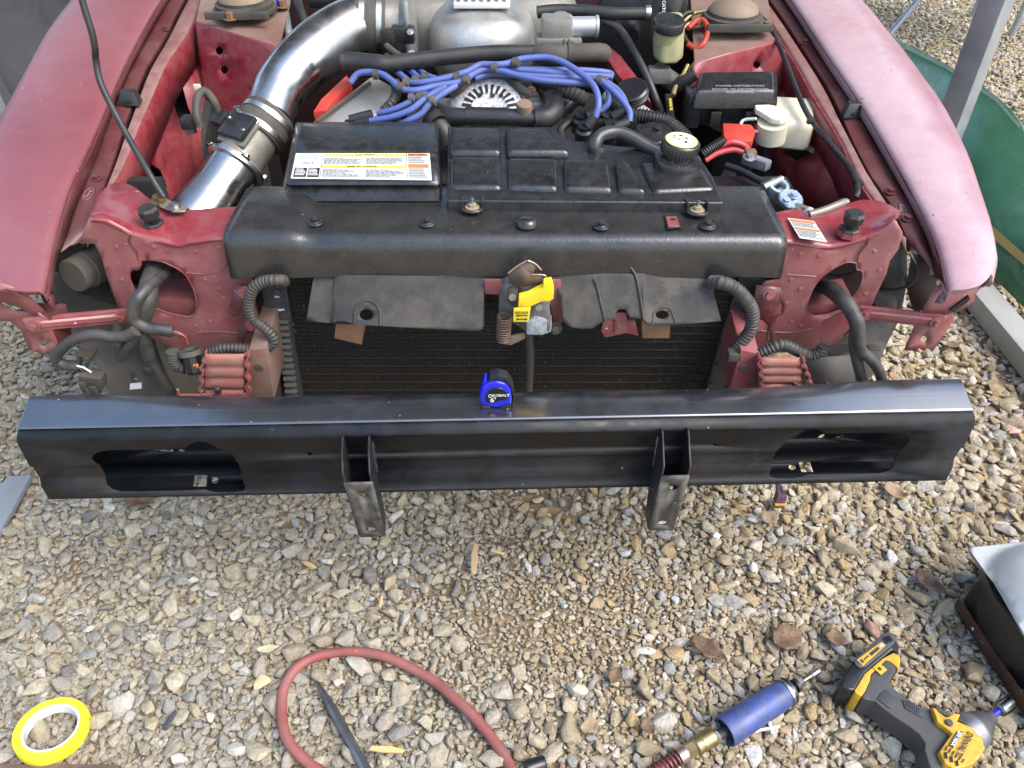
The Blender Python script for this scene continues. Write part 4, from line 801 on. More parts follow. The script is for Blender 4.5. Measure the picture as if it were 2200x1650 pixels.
for i in range(NR):
    v0, v1 = i / NR, (i + .30) / NR; v2 = (i + 1) / NR
    a, b_, c_, d = rq(0, v0), rq(1, v0), rq(1, v1), rq(0, v1); bm = bmesh.new()
    def strip(n_, f): 
        V = [[bm.verts.new(p) for p in f(k / n_)] for k in range(n_ + 1)]
        for p, q in zip(V, V[1:]):
            for j in range(len(p) - 1): bm.faces.new((p[j], q[j], q[j + 1], p[j + 1]))
    strip(6, lambda t: [a.lerp(b_, t) + Vector((0, .006, 0)), a.lerp(b_, t) + Vector((0, .0016, -.0004)), a.lerp(d, .5).lerp(b_.lerp(c_, .5), t) + Vector((0, .0004, 0)), d.lerp(c_, t) + Vector((0, .0016, .0004)), d.lerp(c_, t) + Vector((0, .006, 0))])
    fin('radiator_tube', bm, TUBE, rad, 80)
    e, f = rq(0, v2), rq(1, v2); bm = bmesh.new(); n_ = 300
    strip(n_, lambda t: [d.lerp(c_, t) + Vector((0, .0032 + .0010 * (int(t * n_ + .5) % 2), 0)), e.lerp(f, t) + Vector((0, .0032 + .0010 * (int(t * n_ + .5) % 2), 0))])
    fin('fin_row', bm, FINS, rad, None)
FRM = M('radiator_frame_steel', (.035, .040, .048), .4, dirt=((.09, .085, .08), .5, 22), bump=(60, .001))
for s_, L0, L1 in ((-1, [(560, 596), (612, 600)], [(632, 860), (652, 860)]), (1, [(1588, 596), (1640, 600)], [(1512, 860), (1545, 860)])):
    fr = prism('side_frame', [Wy(*L0[0], YR - .006), Wy(*L0[1], YR - .006), Wy(*L1[1], YR - .006), Wy(*L1[0], YR - .006)], (0, .02, 0), FRM, rad, .001, 1)
    if s_ < 0:
        for k in range(13):
            t = .34 + k * .052; x = 592 + 34 * t; y = 600 + 262 * t
            rbox('crimp_tab', Wy(x + 3, y, YR - .008), (.022, .012, .0075), M('crimp_tab_grey', (.12, .115, .11), .5), fr, .0025)
        for k in range(7): bolt('rivet', Wy(600 + 5.6 * k, 626 + 14 * k, YR - .0065), (0, -1, 0), .0022, FRM, fr, .001)
        for p in ((598, 625), (613, 677)):
            bolt('frame_bolt', Wy(p[0], p[1], YR - .007), (0, -1, 0), .006, FRM, fr, .004)
        for p in ((598, 637), (604, 666)): rbox('paint_dab', Wy(p[0], p[1], YR - .0068), (.012, .001, .004), WHT, fr, .0004)
        prism('side_tank', [Wy(x, y, YR - .004) for x, y in ((560, 600), (580, 600), (606, 860), (588, 860))], (0, .03, 0), RUBD, rad, .004)
    else:
        for k in range(6): lathe('frame_hole', [(0, 0), (.003, 0), (.0033, .0008)], Wy(1592 - 13 * k, 612 + 42 * k, YR - .0062), (0, -1, 0), VOID, fr, 10)
tube('radiator_outlet_hose', [Wy(1136, 716, 1.03), Wy(1139, 760, 1.03), Wy(1138, 800, 1.028), Wy(1134, 870, 1.02)], .0068, RUBD, car, 12)
# cover
XL, XR = -0.428, 0.411
prof = [(1.190, .632), (1.187, .650), (1.16, .6535), (1.10, .653), (1.06, .6515), (1.036, .6495), (1.027, .647), (1.0195, .642), (1.0155, .634), (1.0135, .624), (1.011, .606), (1.009, .590), (1.009, .586), (1.013, .583)]
cols = []; nx = 60
for i in range(nx + 1):
    x = XL + (XR - XL) * i / nx; col = []
    e = min(1, (x - XL) / .02, (XR - x) / .02); e = max(0, e)
    stp = .0085 * (1 - min(1, max(0, (x + .318) / .004)))          # raised left end
    for y, z in prof:
        zz = z + (stp if y < 1.17 else 0) * (1 if z > .60 else 0.2); yy = y - stp * .5 * (1 if z < .645 else 0)
        xx = x + (0.012 * (1.19 - y) / .17 * (1 if x < 0 else -1) * -1 if False else 0)
        col.append(Vector((xx, yy, zz - .0015 * (1 - e) ** 2)))
    cols.append(col)
holes_c = []
cover = loft('radiator_cover', cols, BLKD, car, .0025, sharp=45, off=-1)
for x in (XL, XR):
    prism('cover_end', [Vector((x, y + .001, z + (.003 if x < 0 else -.004))) for y, z in prof[1:]] + [Vector((x, 1.187, .60))], (.002 if x < 0 else -.002, 0, 0), BLKD, cover)
def oncover(px, py): return Wz(px, py, .6535)
lathe('cover_button', [(.0165, 0), (.0155, .004), (.013, .0085), (.008, .0105), (0, .011)], oncover(1132, 482), (0, 0, 1), BLK, cover, 24, 60)
lathe('cover_plug', [(.010, 0), (.008, .002), (0, .0025)], oncover(565, 464) + Vector((0, 0, .006)), (0, 0, 1), VOID, cover, 20)
for p in ((677, 478), (918, 480), (1291, 486), (1520, 486)):
    k = lathe('push_clip', [(.0125, 0), (.0115, .002), (.0085, .003), (.008, .0035), (.008, .005), (.0, .005)], oncover(*p), (0, 0, 1), BLK, cover, 20); lathe('clip_head', [(.0055, .006), (.005, .009), (0, .0095)], oncover(*p), (0, 0, 1), RUB, k, 14)
k = prism('cover_window', [oncover(x, y) + Vector((0, 0, .0004)) for x, y in ((1426, 462), (1456, 461), (1466, 490), (1434, 493))], (0, 0, .0006), VOID, cover); prism('window_bracket', [oncover(x, y) + Vector((0, 0, .0010)) for x, y in ((1430, 468), (1453, 467), (1460, 489), (1436, 490))], (0, 0, .0012), REDD, k, .0004, 1)
rbox('bracket_hole', oncover(1445, 474) + Vector((0, 0, .0022)), (.008, .006, .0006), VOID, k, 0)
# flap
p0, p1, p2 = Vector((0, 1.010, .590)), Vector((.1, 1.010, .590)), Vector((0, .966, .527))
ff = plane3(p0, p1, p2)
def flapf(x, y):
    p = ff(x, y); d = 0.004 * math.sin((x - 700) * .012)
    if 718 < x < 726: d -= .003
    if x < 718: d -= .008
    if x > 1380: d += .006 * (1 - min(1, (x - 1380) / 30)) - .004
    return p + Vector((0, -.7, .7)) * d
fo = [(671, 590), (653, 687), (717, 694), (764, 698), (900, 706), (1023, 711), (1036, 708), (1040, 698), (1040, 625), (1046, 610), (1060, 602), (1185, 601), (1196, 612), (1203, 642), (1208, 675), (1213, 694), (1226, 704), (1250, 707), (1273, 706), (1297, 691), (1322, 688), (1322, 672), (1330, 665), (1344, 666), (1352, 685), (1379, 687), (1393, 700), (1470, 696), (1552, 688), (1526, 590), (1350, 588), (1100, 588), (720, 588)]
flap = plate('cover_flap', fo, [ellipse(788, 677, 15, 12, 14), ellipse(1423, 676, 14, 9, 14)], flapf, FLAP, car, .002, grid=12, lines=[[(719, 592), (718, 692)], [(1379, 592), (1385, 688)]], sharp=35)
bm = bmesh.new(); ringmesh(bm, catmull([flapf(x, y) for x, y in ((762, 696), (763, 670), (772, 653), (788, 646), (806, 652), (816, 668), (818, 700))], 4), .0022, 7); fin('flap_boss', bm, FLAP, flap, 60)
bm = bmesh.new(); ringmesh(bm, catmull([flapf(x, y) for x, y in ((1402, 698), (1405, 672), (1420, 661), (1440, 663), (1452, 694))], 4), .0018, 7); fin('flap_boss', bm, FLAP, flap, 60)
bm = bmesh.new(); ringmesh(bm, catmull([flapf(x, y) + Vector((0, -.001, .001)) for x, y in ((1275, 600), (1283, 620), (1292, 660), (1300, 692))], 4), .0018, 7); fin('flap_crease', bm, FLAP, flap, 60)
bm = bmesh.new(); ringmesh(bm, catmull([flapf(x, y) + Vector((0, -.001, .001)) for x, y in ((1352, 575), (1365, 595), (1374, 640), (1382, 690))], 4), .0022, 7); fin('flap_crease', bm, FLAP, flap, 60)
# rusty stops below the flap, red latch support
for pp in ([(722, 690), (786, 694), (777, 741), (718, 727)], [(1378, 690), (1442, 690), (1438, 727), (1380, 727)]):
    prism('rusty_stop', [Wy(x, y, .985) for x, y in pp], (0, .006, 0), RUST, car, .001)
rs_ = prism('red_support', [Wy(x, y, .988) for x, y in ((1296, 690), (1365, 690), (1372, 722), (1345, 716), (1300, 726), (1292, 712))], (0, .004, .002), REDD, car, .001)
prism('support_rib', [Wy(x, y, .984) for x, y in ((1322, 672), (1346, 672), (1350, 716), (1320, 716))], (0, .006, 0), REDD, rs_, .001); bolt('support_bolt', Wy(1330, 697, .984), (0, -1, .2), .003, RUST, rs_, .002)
prism('red_support', [Wy(x, y, 1.0) for x, y in ((1040, 602), (1205, 602), (1215, 690), (1190, 700), (1180, 640), (1042, 632))], (0, .004, 0), REDD, car, .001)
# ---- hood latch
lat = plate('hood_latch', [(1075, 602), (1078, 612), (1072, 640), (1071, 690), (1082, 694), (1106, 696), (1130, 712), (1128, 725), (1180, 712), (1184, 690), (1180, 660), (1184, 640), (1170, 610), (1160, 590), (1100, 592)], [], lambda x, y: Wy(x, y, .975 - .0002 * (x - 1075)), M('worn_latch_steel', (.13, .135, .14), .5, metal=.4, dirt=((.28, .29, .31), .5, 70, .12), dirt2=((.2, .11, .05), .35, 45, .1)), car, .0025)
hk = plate('latch_hook', [(1092, 610), (1092, 587), (1113, 570), (1134, 560), (1136, 559), (1150, 567), (1159, 574), (1164, 581), (1152, 578), (1143, 588), (1143, 591), (1172, 592), (1173, 610), (1150, 612), (1125, 616)], [], lambda x, y: Wy(x, y, .955), M('worn_hook_steel', (.13, .12, .115), .45, metal=.5, dirt=((.25, .13, .06), .6, 45)), lat, .003)
for a in ([(1134, 560), (1150, 567), (1163, 580)], [(1143, 590), (1160, 590), (1172, 593), (1173, 603)], [(1092, 587), (1113, 571), (1132, 560)]): tube('hook_edge', [Wy(x, y, .954) for x, y in a], .0011, M('bare_edge', (.5, .33, .25), .4, metal=.5), hk, 6)
plate('latch_pawl', [(1090, 622), (1103, 616), (1114, 620), (1112, 645), (1110, 662), (1098, 655), (1089, 645)], [], lambda x, y: Wy(x, y, .960), RUBD, lat, .004)
bolt('latch_pivot', Wy(1101, 638, .957), (0, -1, .2), .0055, STEEL, lat, .002, 1.05); bolt('latch_pivot', Wy(1158, 660, .950), (0, -1, .2), .0048, STEEL, lat, .002, 1.1)
plate('rusty_catch', [(1116, 610), (1150, 610), (1140, 630), (1116, 640)], [], lambda x, y: Wy(x, y, .965), M('rust_streaked', (.28, .15, .06), .6, dirt=((.12, .06, .03), .6, 60)), lat, .003)
prism('release_handle', [Wy(x, y, .940) for x, y in ((1115, 641), (1134, 636), (1166, 620), (1168, 609), (1185, 606), (1190, 622), (1189, 643), (1180, 648), (1164, 648), (1140, 659), (1139, 666), (1113, 665))], (0, .010, .003), YEL, lat, .0012, 2)
hd_ = prism('handle_tab', [Wy(x, y, .930) for x, y in ((1104, 664), (1140, 663), (1136, 690), (1133, 692), (1102, 692))], (0, .004, 0), YEL, lat, .001)
t0 = Wy(1121, 672, .9292); text('handle_print', 'RELEASE', t0, (1, 0, 0), (0, .45, 1), .0052, INKB, hd_, .0006)
for yy, dbl in ((678, 0), (686, 1)):
    bm = bmesh.new(); o_ = Wy(1121, yy, .9290); f_ = [(-.009, .0), (-.005, .0022), (-.005, .0008), (.005 if dbl else .009, .0008)] + ([(.005, .0022), (.009, 0), (.005, -.0022)] if dbl else []) + [(.005 if dbl else .009, -.0008), (-.005, -.0008), (-.005, -.0022)]
    bm.faces.new([bm.verts.new(o_ + Vector((x, -.0002, z))) for x, z in f_]); fin('arrow_print', bm, INKB, hd_, None)
spring('latch_spring', Wy(1084, 678, .962), Wy(1081, 730, .958), .0105, .0014, 10, BRSPR, lat)
prism('spring_foot', [Wy(x, y, .965) for x, y in ((1083, 728), (1100, 722), (1128, 716), (1128, 728), (1098, 742), (1082, 740))], (0, .004, 0), M('tan_bracket', (.17, .135, .10), .6, dirt=(DUST, .5, 40)), lat, .001)
prism('latch_foot', [Wy(x, y, .955) for x, y in ((1131, 690), (1150, 682), (1180, 684), (1186, 692), (1184, 714), (1165, 721), (1131, 720))], (0, .02, 0), ZINC, lat, .003)
bolt('latch_bolt', Wy(1194, 705, .985), (0, -1, .4), .006, RUBD, lat, .006)
# ================================================================== COOLANT TANK AND FAN SHROUD
def lobe(nm, pp, par, mat=BLK, drop=.040, grow=1.05, bev=.010, seg=4):
    return prism(nm, [Wz(x, y, z) for x, y, z in pp], (0, -.002, -drop), mat, par, bev, seg, top=grow, sharp=50)
tank = lobe('coolant_tank', [(960, 430, .670), (1554, 435, .670), (1532, 380, .672), (1502, 335, .676), (1225, 300, .684), (1180, 272, .690), (962, 272, .690)], car, BLK, .022, 1.0, .003)
lobe('tank_lobe', [(966, 334, .691), (1076, 333, .691), (1078, 402, .677), (967, 402, .677)], tank)
lobe('tank_lobe', [(1090, 336, .691), (1197, 338, .691), (1199, 404, .677), (1091, 402, .677)], tank)
lobe('tank_lobe', [(1211, 339, .691), (1306, 342, .691), (1317, 407, .677), (1212, 405, .677)], tank)
lobe('tank_lobe', [(1322, 343, .689), (1350, 342, .689), (1388, 409, .678), (1329, 408, .677)], tank, bev=.008)
lobe('tank_lobe', [(1372, 345, .682), (1504, 350, .682), (1537, 404, .675), (1405, 410, .676)], tank, drop=.04)
lobe('tank_lobe', [(1230, 328, .676), (1400, 330, .678), (1470, 365, .676), (1240, 360, .674)], tank, drop=.03)
lobe('tank_lobe', [(969, 271, .705), (1073, 271, .705), (1076, 325, .695), (967, 325, .695)], tank)
lobe('tank_lobe', [(1086, 272, .705), (1172, 272, .705), (1226, 325, .693), (1089, 325, .695)], tank)
fc_ = Wz(1458, 344, .690)
fn_ = lathe('filler_neck', [(.0, -.02), (.040, -.02), (.040, -.003), (.038, .002), (.034, .003), (.022, .004), (.022, .014), (0, .014)], fc_ + Vector((0, .005, 0)), (.08, -.06, 1), BLK, tank, 36)
capo = fc_ + Vector((.001, .012, .010)); capd = Vector((.08, -.10, 1)).normalized()
bm = bmesh.new(); q_ = Vector((0, 0, 1)).rotation_difference(capd); rings = []
for h, rr, kn in ((0, .030, 1), (.016, .0305, 1), (.0185, .029, 0), (.0195, .0265, 0)):
    rings.append([bm.verts.new(capo + q_ @ Vector(((rr + (.0011 if (k % 2) else -.0006) * kn) * math.cos(2 * math.pi * k / 64), (rr + (.0011 if (k % 2) else -.0006) * kn) * math.sin(2 * math.pi * k / 64), h))) for k in range(64)])
for a, b_ in zip(rings, rings[1:]):
    for k in range(64): bm.faces.new((a[k], a[(k + 1) % 64], b_[(k + 1) % 64], b_[k]))
bm.faces.new(rings[-1]); cap_ = fin('filler_cap', bm, BLK, fn_, 40)
lathe('cap_ring', [(.0, .0196), (.0262, .0196), (.0262, .0200), (0, .0200)], capo, capd, LYEL, cap_, 36); lathe('cap_label', [(0, .0200), (.0238, .0200), (.0238, .0204), (0, .0204)], capo, capd, PAPER, cap_, 36)
cx_ = q_ @ Vector((1, 0, 0)); cy_ = q_ @ Vector((0, 1, 0)); cq = [capo + capd * .0204 + cx_ * a + cy_ * b_ for a, b_ in ((-.02, .02), (.02, .02), (.02, -.02), (-.02, -.02))]
printed(cap_, cq, [(.15, .30, .28, .42, LORG), (.18, .15, .30, .25, INKG), (.33, .40, .43, .55, LORG), (.45, .12, .58, .22, INKB), (.62, .15, .75, .20, INKG), (.66, .30, .78, .40, INKB), (.48, .30, .62, .33, INKB), (.60, .58, .70, .75, INKB), (.45, .60, .58, .63, INKB), (.48, .70, .58, .73, INKG), (.30, .68, .38, .72, INKG), (.78, .55, .86, .58, INKG), (.78, .62, .84, .65, INKG)], lift=.0003)
for p, r_ in (((1015, 446), 21), ((1497, 452), 21)):           # mounting feet with nuts
    o_ = Wz(p[0], p[1] + 4, .658); ft = prism('tank_foot', [o_ + Vector((x, y, 0)) for x, y in ((-.017, .02), (.017, .02), (.017, -.004), (.011, -.013), (0, -.016), (-.011, -.013), (-.017, -.004))], (0, 0, .004), BLKD, tank, .001, 1)
    for sx_ in (-1, 1): rbox('foot_rib', o_ + Vector((sx_ * .0155, .008, .008)), (.003, .022, .012), BLK, ft, .001)
    bolt('foot_nut', o_ + Vector((0, -.001, .004)), (0, 0, 1), .0065, M('corroded_nut', (.30, .24, .15), .6), ft, .005); lathe('foot_stud', [(.003, 0), (.003, .014), (0, .015)], o_ + Vector((0, 0, .005)), (0, 0, 1), STEEL, ft, 8)
rows = []
SH = [(262, .690, .0), (265, .7005, .0), (272, .704, 0), (322, .694, 0), (331, .687, 0), (390, .6785, 0), (397, .674, 0), (402, .667, 0), (432, .656, 0), (438, .648, 0)]
xe = lambda y: (640 - (y - 268) * .205, 940 + (y - 268) * .066)
for y, z, _ in SH:
    l, r_ = xe(y); row = [Wz(l - 6, y, z - .035), Wz(l - 3, y, z - .012), Wz(l + 2, y, z - .003), Wz(l + 10, y, z)]
    row += [Wz(l + (r_ - l) * t, y, z) for t in (.15, .3, .45, .6, .75, .9)] + [Wz(r_ - 9, y, z), Wz(r_ - 3, y, z - .002), Wz(r_, y, z - .010), Wz(r_ + 2, y, z - .04)]; rows.append(row)
shr = loft('fan_shroud', rows, BLK, car, .002, sharp=50, off=-1)
sq = [Wz(x, y, z + .0005) for x, y, z in ((636, 330, .6872), (923, 329, .6872), (928, 388, .6788), (625, 384, .6792))]
lb = sticker('caution_label', sq, PAPER, shr)
it = [(.215, .055, .822, .145, LYEL), (.212, .50, .822, .60, LYEL), (.838, .05, .985, .14, LORG), (.838, .44, .985, .57, LORG), (.015, .60, .105, .95, INKB), (.115, .60, .197, .95, INKB), (.205, .03, .208, .97, INKB), (.826, .03, .829, .97, INKB), (.02, .05, .2, .06, INKG), (.02, .05, .022, .6, INKG)]
it += lines_of(.22, .20, .50, .47, 6, INKG, rnd) + lines_of(.53, .20, .81, .47, 6, INKG, rnd) + lines_of(.22, .65, .50, .95, 7, INKG, rnd) + lines_of(.53, .65, .81, .95, 7, INKG, rnd) + lines_of(.84, .17, .97, .42, 4, INKG, rnd) + lines_of(.84, .60, .98, .95, 6, INKG, rnd)
it += [(.03 + rnd.random() * .15, .1 + rnd.random() * .42, 0, 0, INKG) for _ in range(0)]
for _ in range(26):
    u, v = .03 + rnd.random() * .14, .1 + rnd.random() * .42; it.append((u, v, u + rnd.random() * .03, v + .018, INKG))
printed(lb, sq, it); printed(lb, sq, lines_of(.025, .65, .10, .92, 5, WHT, rnd) + lines_of(.12, .65, .19, .92, 5, WHT, rnd), .0020)
fm = quadmap(sq); xd = (sq[1] - sq[0]); ud = sq[0] - sq[3]
text('label_heading', 'CAUTION', fm(.52, .10), xd, ud, .0062, INKB, lb, .0020, sx=1.2); text('label_heading', 'MISE EN GARDE', fm(.50, .55), xd, ud, .0062, INKB, lb, .0020, sx=1.1); text('label_heading', 'FAN WARN', fm(.905, .095), xd, ud, .0055, INKB, lb, .0020)
# ================================================================== ENGINE
# intake tube: filter cone, air meter, rubber couplers, chrome elbow, throttle
pipe = tube('intake_pipe', bl([(578, 252, -.055), (588, 222, -.045), (604, 188, -.035), (640, 145, -.022), (686, 104, -.012), (735, 70, -.005), (778, 50, -.002)]), [.043, .045, .048, .053, .056, .056, .055], CHROME, car, 40, 8)
ax1 = (B(540, 305, -.075) - B(585, 240, -.05)).normalized(); c1 = B(580, 250, -.055)
cpl = lathe('rubber_coupler', [(.044, -.004), (.0485, -.004), (.0495, .0), (.0495, .046), (.0485, .05), (.044, .05)], c1, ax1, RUBD, car, 40)
for h in (.006, .036): lathe('hose_clamp', [(.0498, h), (.0512, h), (.0512, h + .010), (.0498, h + .010)], c1, ax1, STEEL, cpl, 40)
rbox('clamp_screw', B(512, 237, -.04), (.014, .022, .014), STEEL, cpl, .004, rot=Matrix.Rotation(R(35), 3, 'Z'))
maf0 = c1 + ax1 * .05; maf = lathe('air_meter', [(.0, 0), (.043, 0), (.043, .055), (.047, .058), (.047, .066), (0, .066)], maf0, ax1, CASTD, car, 40)
up1 = Vector((-.15, -.25, 1)).normalized(); sdx = ax1.cross(up1).normalized()
mt = Matrix((sdx, ax1, up1 - ax1 * up1.dot(ax1))).transposed()
ml = rbox('sensor_module', maf0 + ax1 * .026 + up1 * .047, (.060, .052, .014), BLK, maf, .004, rot=mt); rbox('module_base', maf0 + ax1 * .028 + up1 * .038, (.068, .06, .008), CASTD, maf, .003, rot=mt)
rbox('sensor_plug', maf0 + ax1 * .02 + up1 * .046 - sdx * -.05, (.03, .03, .018), RUB, maf, .003, rot=mt)
for a, b_ in ((.024, .018), (-.024, .035)): bolt('module_screw', maf0 + ax1 * b_ + up1 * .053 + sdx * a, up1, .003, STEEL, maf, .002)
cone = lathe('filter_adapter', [(0, .066), (.056, .066), (.056, .072), (.047, .075), (.046, .12), (.052, .17), (.055, .2), (0, .2)], maf0, ax1, CHROME, car, 40)
for an_ in (35, 145, 215, 325):
    v = sdx * math.cos(R(an_)) + (sdx.cross(ax1)) * math.sin(R(an_)); bolt('flange_bolt', maf0 + ax1 * .064 + v * .054, -ax1, .0055, STEEL, cone, .006)
tube('sensor_harness', bl([(430, 272, -.03), (422, 245, -.01), (425, 208, .005), (440, 196, .005), (458, 215, -.005), (468, 240, -.03), (480, 262, -.05)]), .0075, RUBD, car, 10); rbox('wire_tag', B(424, 187, .012), (.012, .006, .010), MILK, car, .001)
rbox('sensor_connector', B(405, 262, -.045), (.022, .03, .02), RUB, car, .003)
# throttle side
e1 = B(778, 50, -.002); ax2 = Vector((1, .10, -.10)).normalized()
cp2 = lathe('rubber_coupler', [(.05, -.012), (.0575, -.012), (.059, -.008), (.059, .044), (.0575, .048), (.05, .048)], e1, ax2, RUBD, car, 40)
for h in (-.004, .03): lathe('hose_clamp', [(.0594, h), (.0608, h), (.0608, h + .011), (.0594, h + .011)], e1, ax2, STEEL, cp2, 40)
tb = lathe('throttle_body', [(0, .045), (.050, .045), (.050, .075), (.054, .08), (.054, .095), (0, .095)], e1, ax2, CASTD, car, 32)
rbox('throttle_flange', e1 + ax2 * .100 + Vector((0, 0, .0)), (.012, .13, .13), CAST, tb, .006); rbox('throttle_sensor', B(870, 78, .0) + Vector((0, -.02, .01)), (.045, .024, .035), BLK, tb, .006); rbox('sensor_plug', B(838, 82, .0) + Vector((0, -.02, .01)), (.028, .022, .026), RUB, tb, .003)
bolt('sensor_screw', B(885, 60, .02) + Vector((0, -.03, 0)), (0, -.6, .8), .004, STEEL, tb, .002); bolt('sensor_screw', B(888, 104, .0) + Vector((0, -.03, 0)), (0, -.6, .8), .004, STEEL, tb, .002)
tube('vacuum_line', bl([(830, 98, .01), (845, 110, .008), (865, 124, .006), (880, 134, .004)]), .006, RUBD, tb, 8)
# plenum
def blob(nm, c_, rr, mat, par, pw=2.4):
    bm = bmesh.new(); bmesh.ops.create_uvsphere(bm, u_segments=40, v_segments=24, radius=1)
    for v in bm.verts:
        x, y, z = v.co; k = (abs(x) ** pw + abs(y) ** pw + abs(z) ** pw) ** (-1 / pw); v.co = Vector(c_) + Vector((x * k * rr[0], y * k * rr[1], z * k * rr[2]))
    return fin(nm, bm, mat, par, 80)
plm = blob('intake_plenum', (Wy(1036, 60, 1.82).x, 1.815, .700), (.116, .14, .085), CAST, car, 2.8)
blob('plenum_wing', (Wy(930, 10, 1.9).x, 1.90, .70), (.09, .10, .085), CASTD, plm, 3); blob('plenum_wing', (Wy(1150, 10, 1.9).x, 1.92, .70), (.10, .10, .09), CASTD, plm, 3)
pt = rbox('plenum_badge', (Wy(1037, 6, 1.80).x, 1.79, .790), (.118, .11, .012), WHT, plm, .003)
for k in range(7): rbox('badge_rib', (Wy(1037, 6, 1.80).x - .048 + .016 * k, 1.79, .799), (.006, .10, .010), CASTD, pt, .002)
# big breather hose and idle valve
bh = tube('breather_hose', bl([(733, 131, .018), (770, 133, .018), (815, 137, .02), (838, 137, .02), (900, 129, .022), (975, 121, .024), (1060, 114, .026), (1150, 113, .026)]), [.0165, .0165, .0165, .0150, .0148, .0145, .0145, .0145], RUB, car, 16, 6)
for p in ((738, 131), (833, 137)): 
    lathe('hose_band', [(.0168, -.004), (.0182, -.004), (.0182, .004), (.0168, .004)], B(p[0], p[1], .018), (1, .1, 0), RUB, bh, 20)
tube('pcv_valve', bl([(1150, 113, .026), (1170, 116, .026), (1200, 117, .026), (1218, 113, .026), (1232, 112, .026)]), [.016, .021, .021, .019, .019], RUBD, car, 16, 4)
for x in (1212, 1222): lathe('valve_ring', [(.020, -.002), (.0235, -.002), (.0235, .002), (.020, .002)], B(x, 113, .026), (1, 0, 0), RUBD, bh, 20)
tube('valve_elbow', bl([(1232, 113, .026), (1260, 113, .026), (1282, 112, .026), (1292, 113, .024), (1296, 114, .018)]), .0165, RUBD, car, 16, 4)
iv = rbox('idle_valve', B(1196, 62, .02), (.062, .05, .05), CASTD, car, .008); rbox('valve_foot', B(1200, 88, .0), (.09, .05, .02), CASTD, iv, .004)
lathe('valve_solenoid', [(0, 0), (.021, 0), (.021, .006), (.019, .008), (.019, .052), (.021, .053), (.021, .058), (0, .058)], B(1222, 58, .025), (1, 0.05, 0), M('pale_solenoid', (.42, .43, .44), .4, metal=.5), iv, 24); lathe('valve_cap', [(0, 0), (.016, 0), (.016, .006), (0, .007)], B(1205, 38, .03), (0, -.2, 1), CASTD, iv, 18)
tube('vent_hose', bl([(1154, 26, .03), (1200, 22, .032), (1262, 24, .033), (1320, 29, .034), (1392, 29, .034)]), .0120, RUB, car, 14, 5)
lathe('vent_clamp', [(.0125, -.005), (.0140, -.005), (.0140, .005), (.0125, .005)], B(1392, 28, .034), (1, 0, 0), STEEL, car, 20)
cc = lathe('catch_can', [(0, -.06), (.036, -.06), (.036, .02), (.033, .026), (0, .026)], B(1438, 16, .015), (0, 0, 1), BATT, car, 28); text('can_print', 'CATCH CAN', B(1415, 20, .03) + Vector((.004, -.035, 0)), (.1, 0, -1), (1, 0, 0), .009, WHT, cc, .004)
tube('brake_booster_hose', bl([(1285, 40, .02), (1330, 62, .012), (1362, 110, -.005), (1390, 165, -.03), (1410, 215, -.06), (1420, 240, -.08)]), .0075, RUB, car, 12)
lathe('brake_booster', [(0, -.03), (.10, -.03), (.11, 0), (.11, .03), (.02, .05), (0, .05)], B(1395, 95, -.08) + Vector((0, .16, 0)), (0, -1, .1), BATT, car, 32)
tube('hose_end', bl([(1345, 55, -.01), (1350, 66, -.012), (1352, 78, -.016)]), [.026, .026, .02], RUB, car, 16, 3)
# brake reservoir and master cylinder
rv = prism('brake_reservoir', [B(x, y, -.02) for x, y in ((1400, 92), (1462, 92), (1468, 128), (1455, 140), (1418, 140), (1402, 126))], (0, .006, .062), OLDP, car, .010, 3, top=.88)
lathe('reservoir_cap', [(0, 0), (.030, 0), (.030, .016), (.028, .019), (0, .019)], B(1435, 62, .035), (.05, -.2, 1), BLK, rv, 30)
lathe('reservoir_neck', [(.025, -.02), (.025, .004), (0, .004)], B(1435, 68, .030), (.05, -.2, 1), OLDP, rv, 24)
mc = tube('master_cylinder', bl([(1408, 150, -.06), (1430, 165, -.065), (1452, 180, -.07)]), .018, CASTD, car, 14); rbox('port_block', B(1415, 160, -.05), (.045, .03, .03), CASTD, mc, .004); rbox('line_clip', B(1470, 175, -.03), (.05, .02, .02), RUB, mc, .004, rot=Matrix.Rotation(R(-35), 3, 'Y'))
for l_, m_ in (([(1465, 50, .0), (1488, 30, .01), (1512, 24, .015), (1530, 18, .02)], GOLD), ([(1470, 62, .0), (1478, 52, .005), (1500, 44, .008), (1515, 40, .01)], GOLD), ([(1500, 112, -.02), (1496, 130, -.03), (1480, 150, -.045), (1462, 175, -.06), (1448, 196, -.08)], GOLD), ([(1468, 55, 0), (1462, 40, .01), (1475, 28, .015), (1490, 26, .015)], RUB), ([(1466, 66, .0), (1476, 88, -.01), (1490, 100, -.015), (1495, 118, -.02)], RUB)): tube('brake_line', bl(l_), .0042, m_, car, 8)
tube('red_loop_cable', bl([(1478, 60, .01), (1500, 42, .015), (1515, 48, .015), (1520, 68, .01), (1512, 92, .0), (1495, 104, -.01), (1478, 96, -.01)]), .0052, REDP, car, 8)
# oil tag
tg = prism('oil_tag', [B(x, y, -.03) for x, y in ((1429, 202), (1444, 201), (1450, 254), (1434, 255))], (.002, .012, -.004), BATT, car, .0015)
A_, Bt = B(1437, 203, -.03), B(1442, 253, -.03); text('tag_print', 'ENGINE OIL', A_.lerp(Bt, .5) + Vector((.0, -.004, .003)), (Bt - A_), (1, 0, 0.02), .0072, YEL, tg, .0014, sx=1.05)
tube('dipstick', bl([(1478, 140, -.02), (1468, 160, -.03), (1452, 185, -.035), (1446, 205, -.04)]), .0048, GOLD, tg, 8)
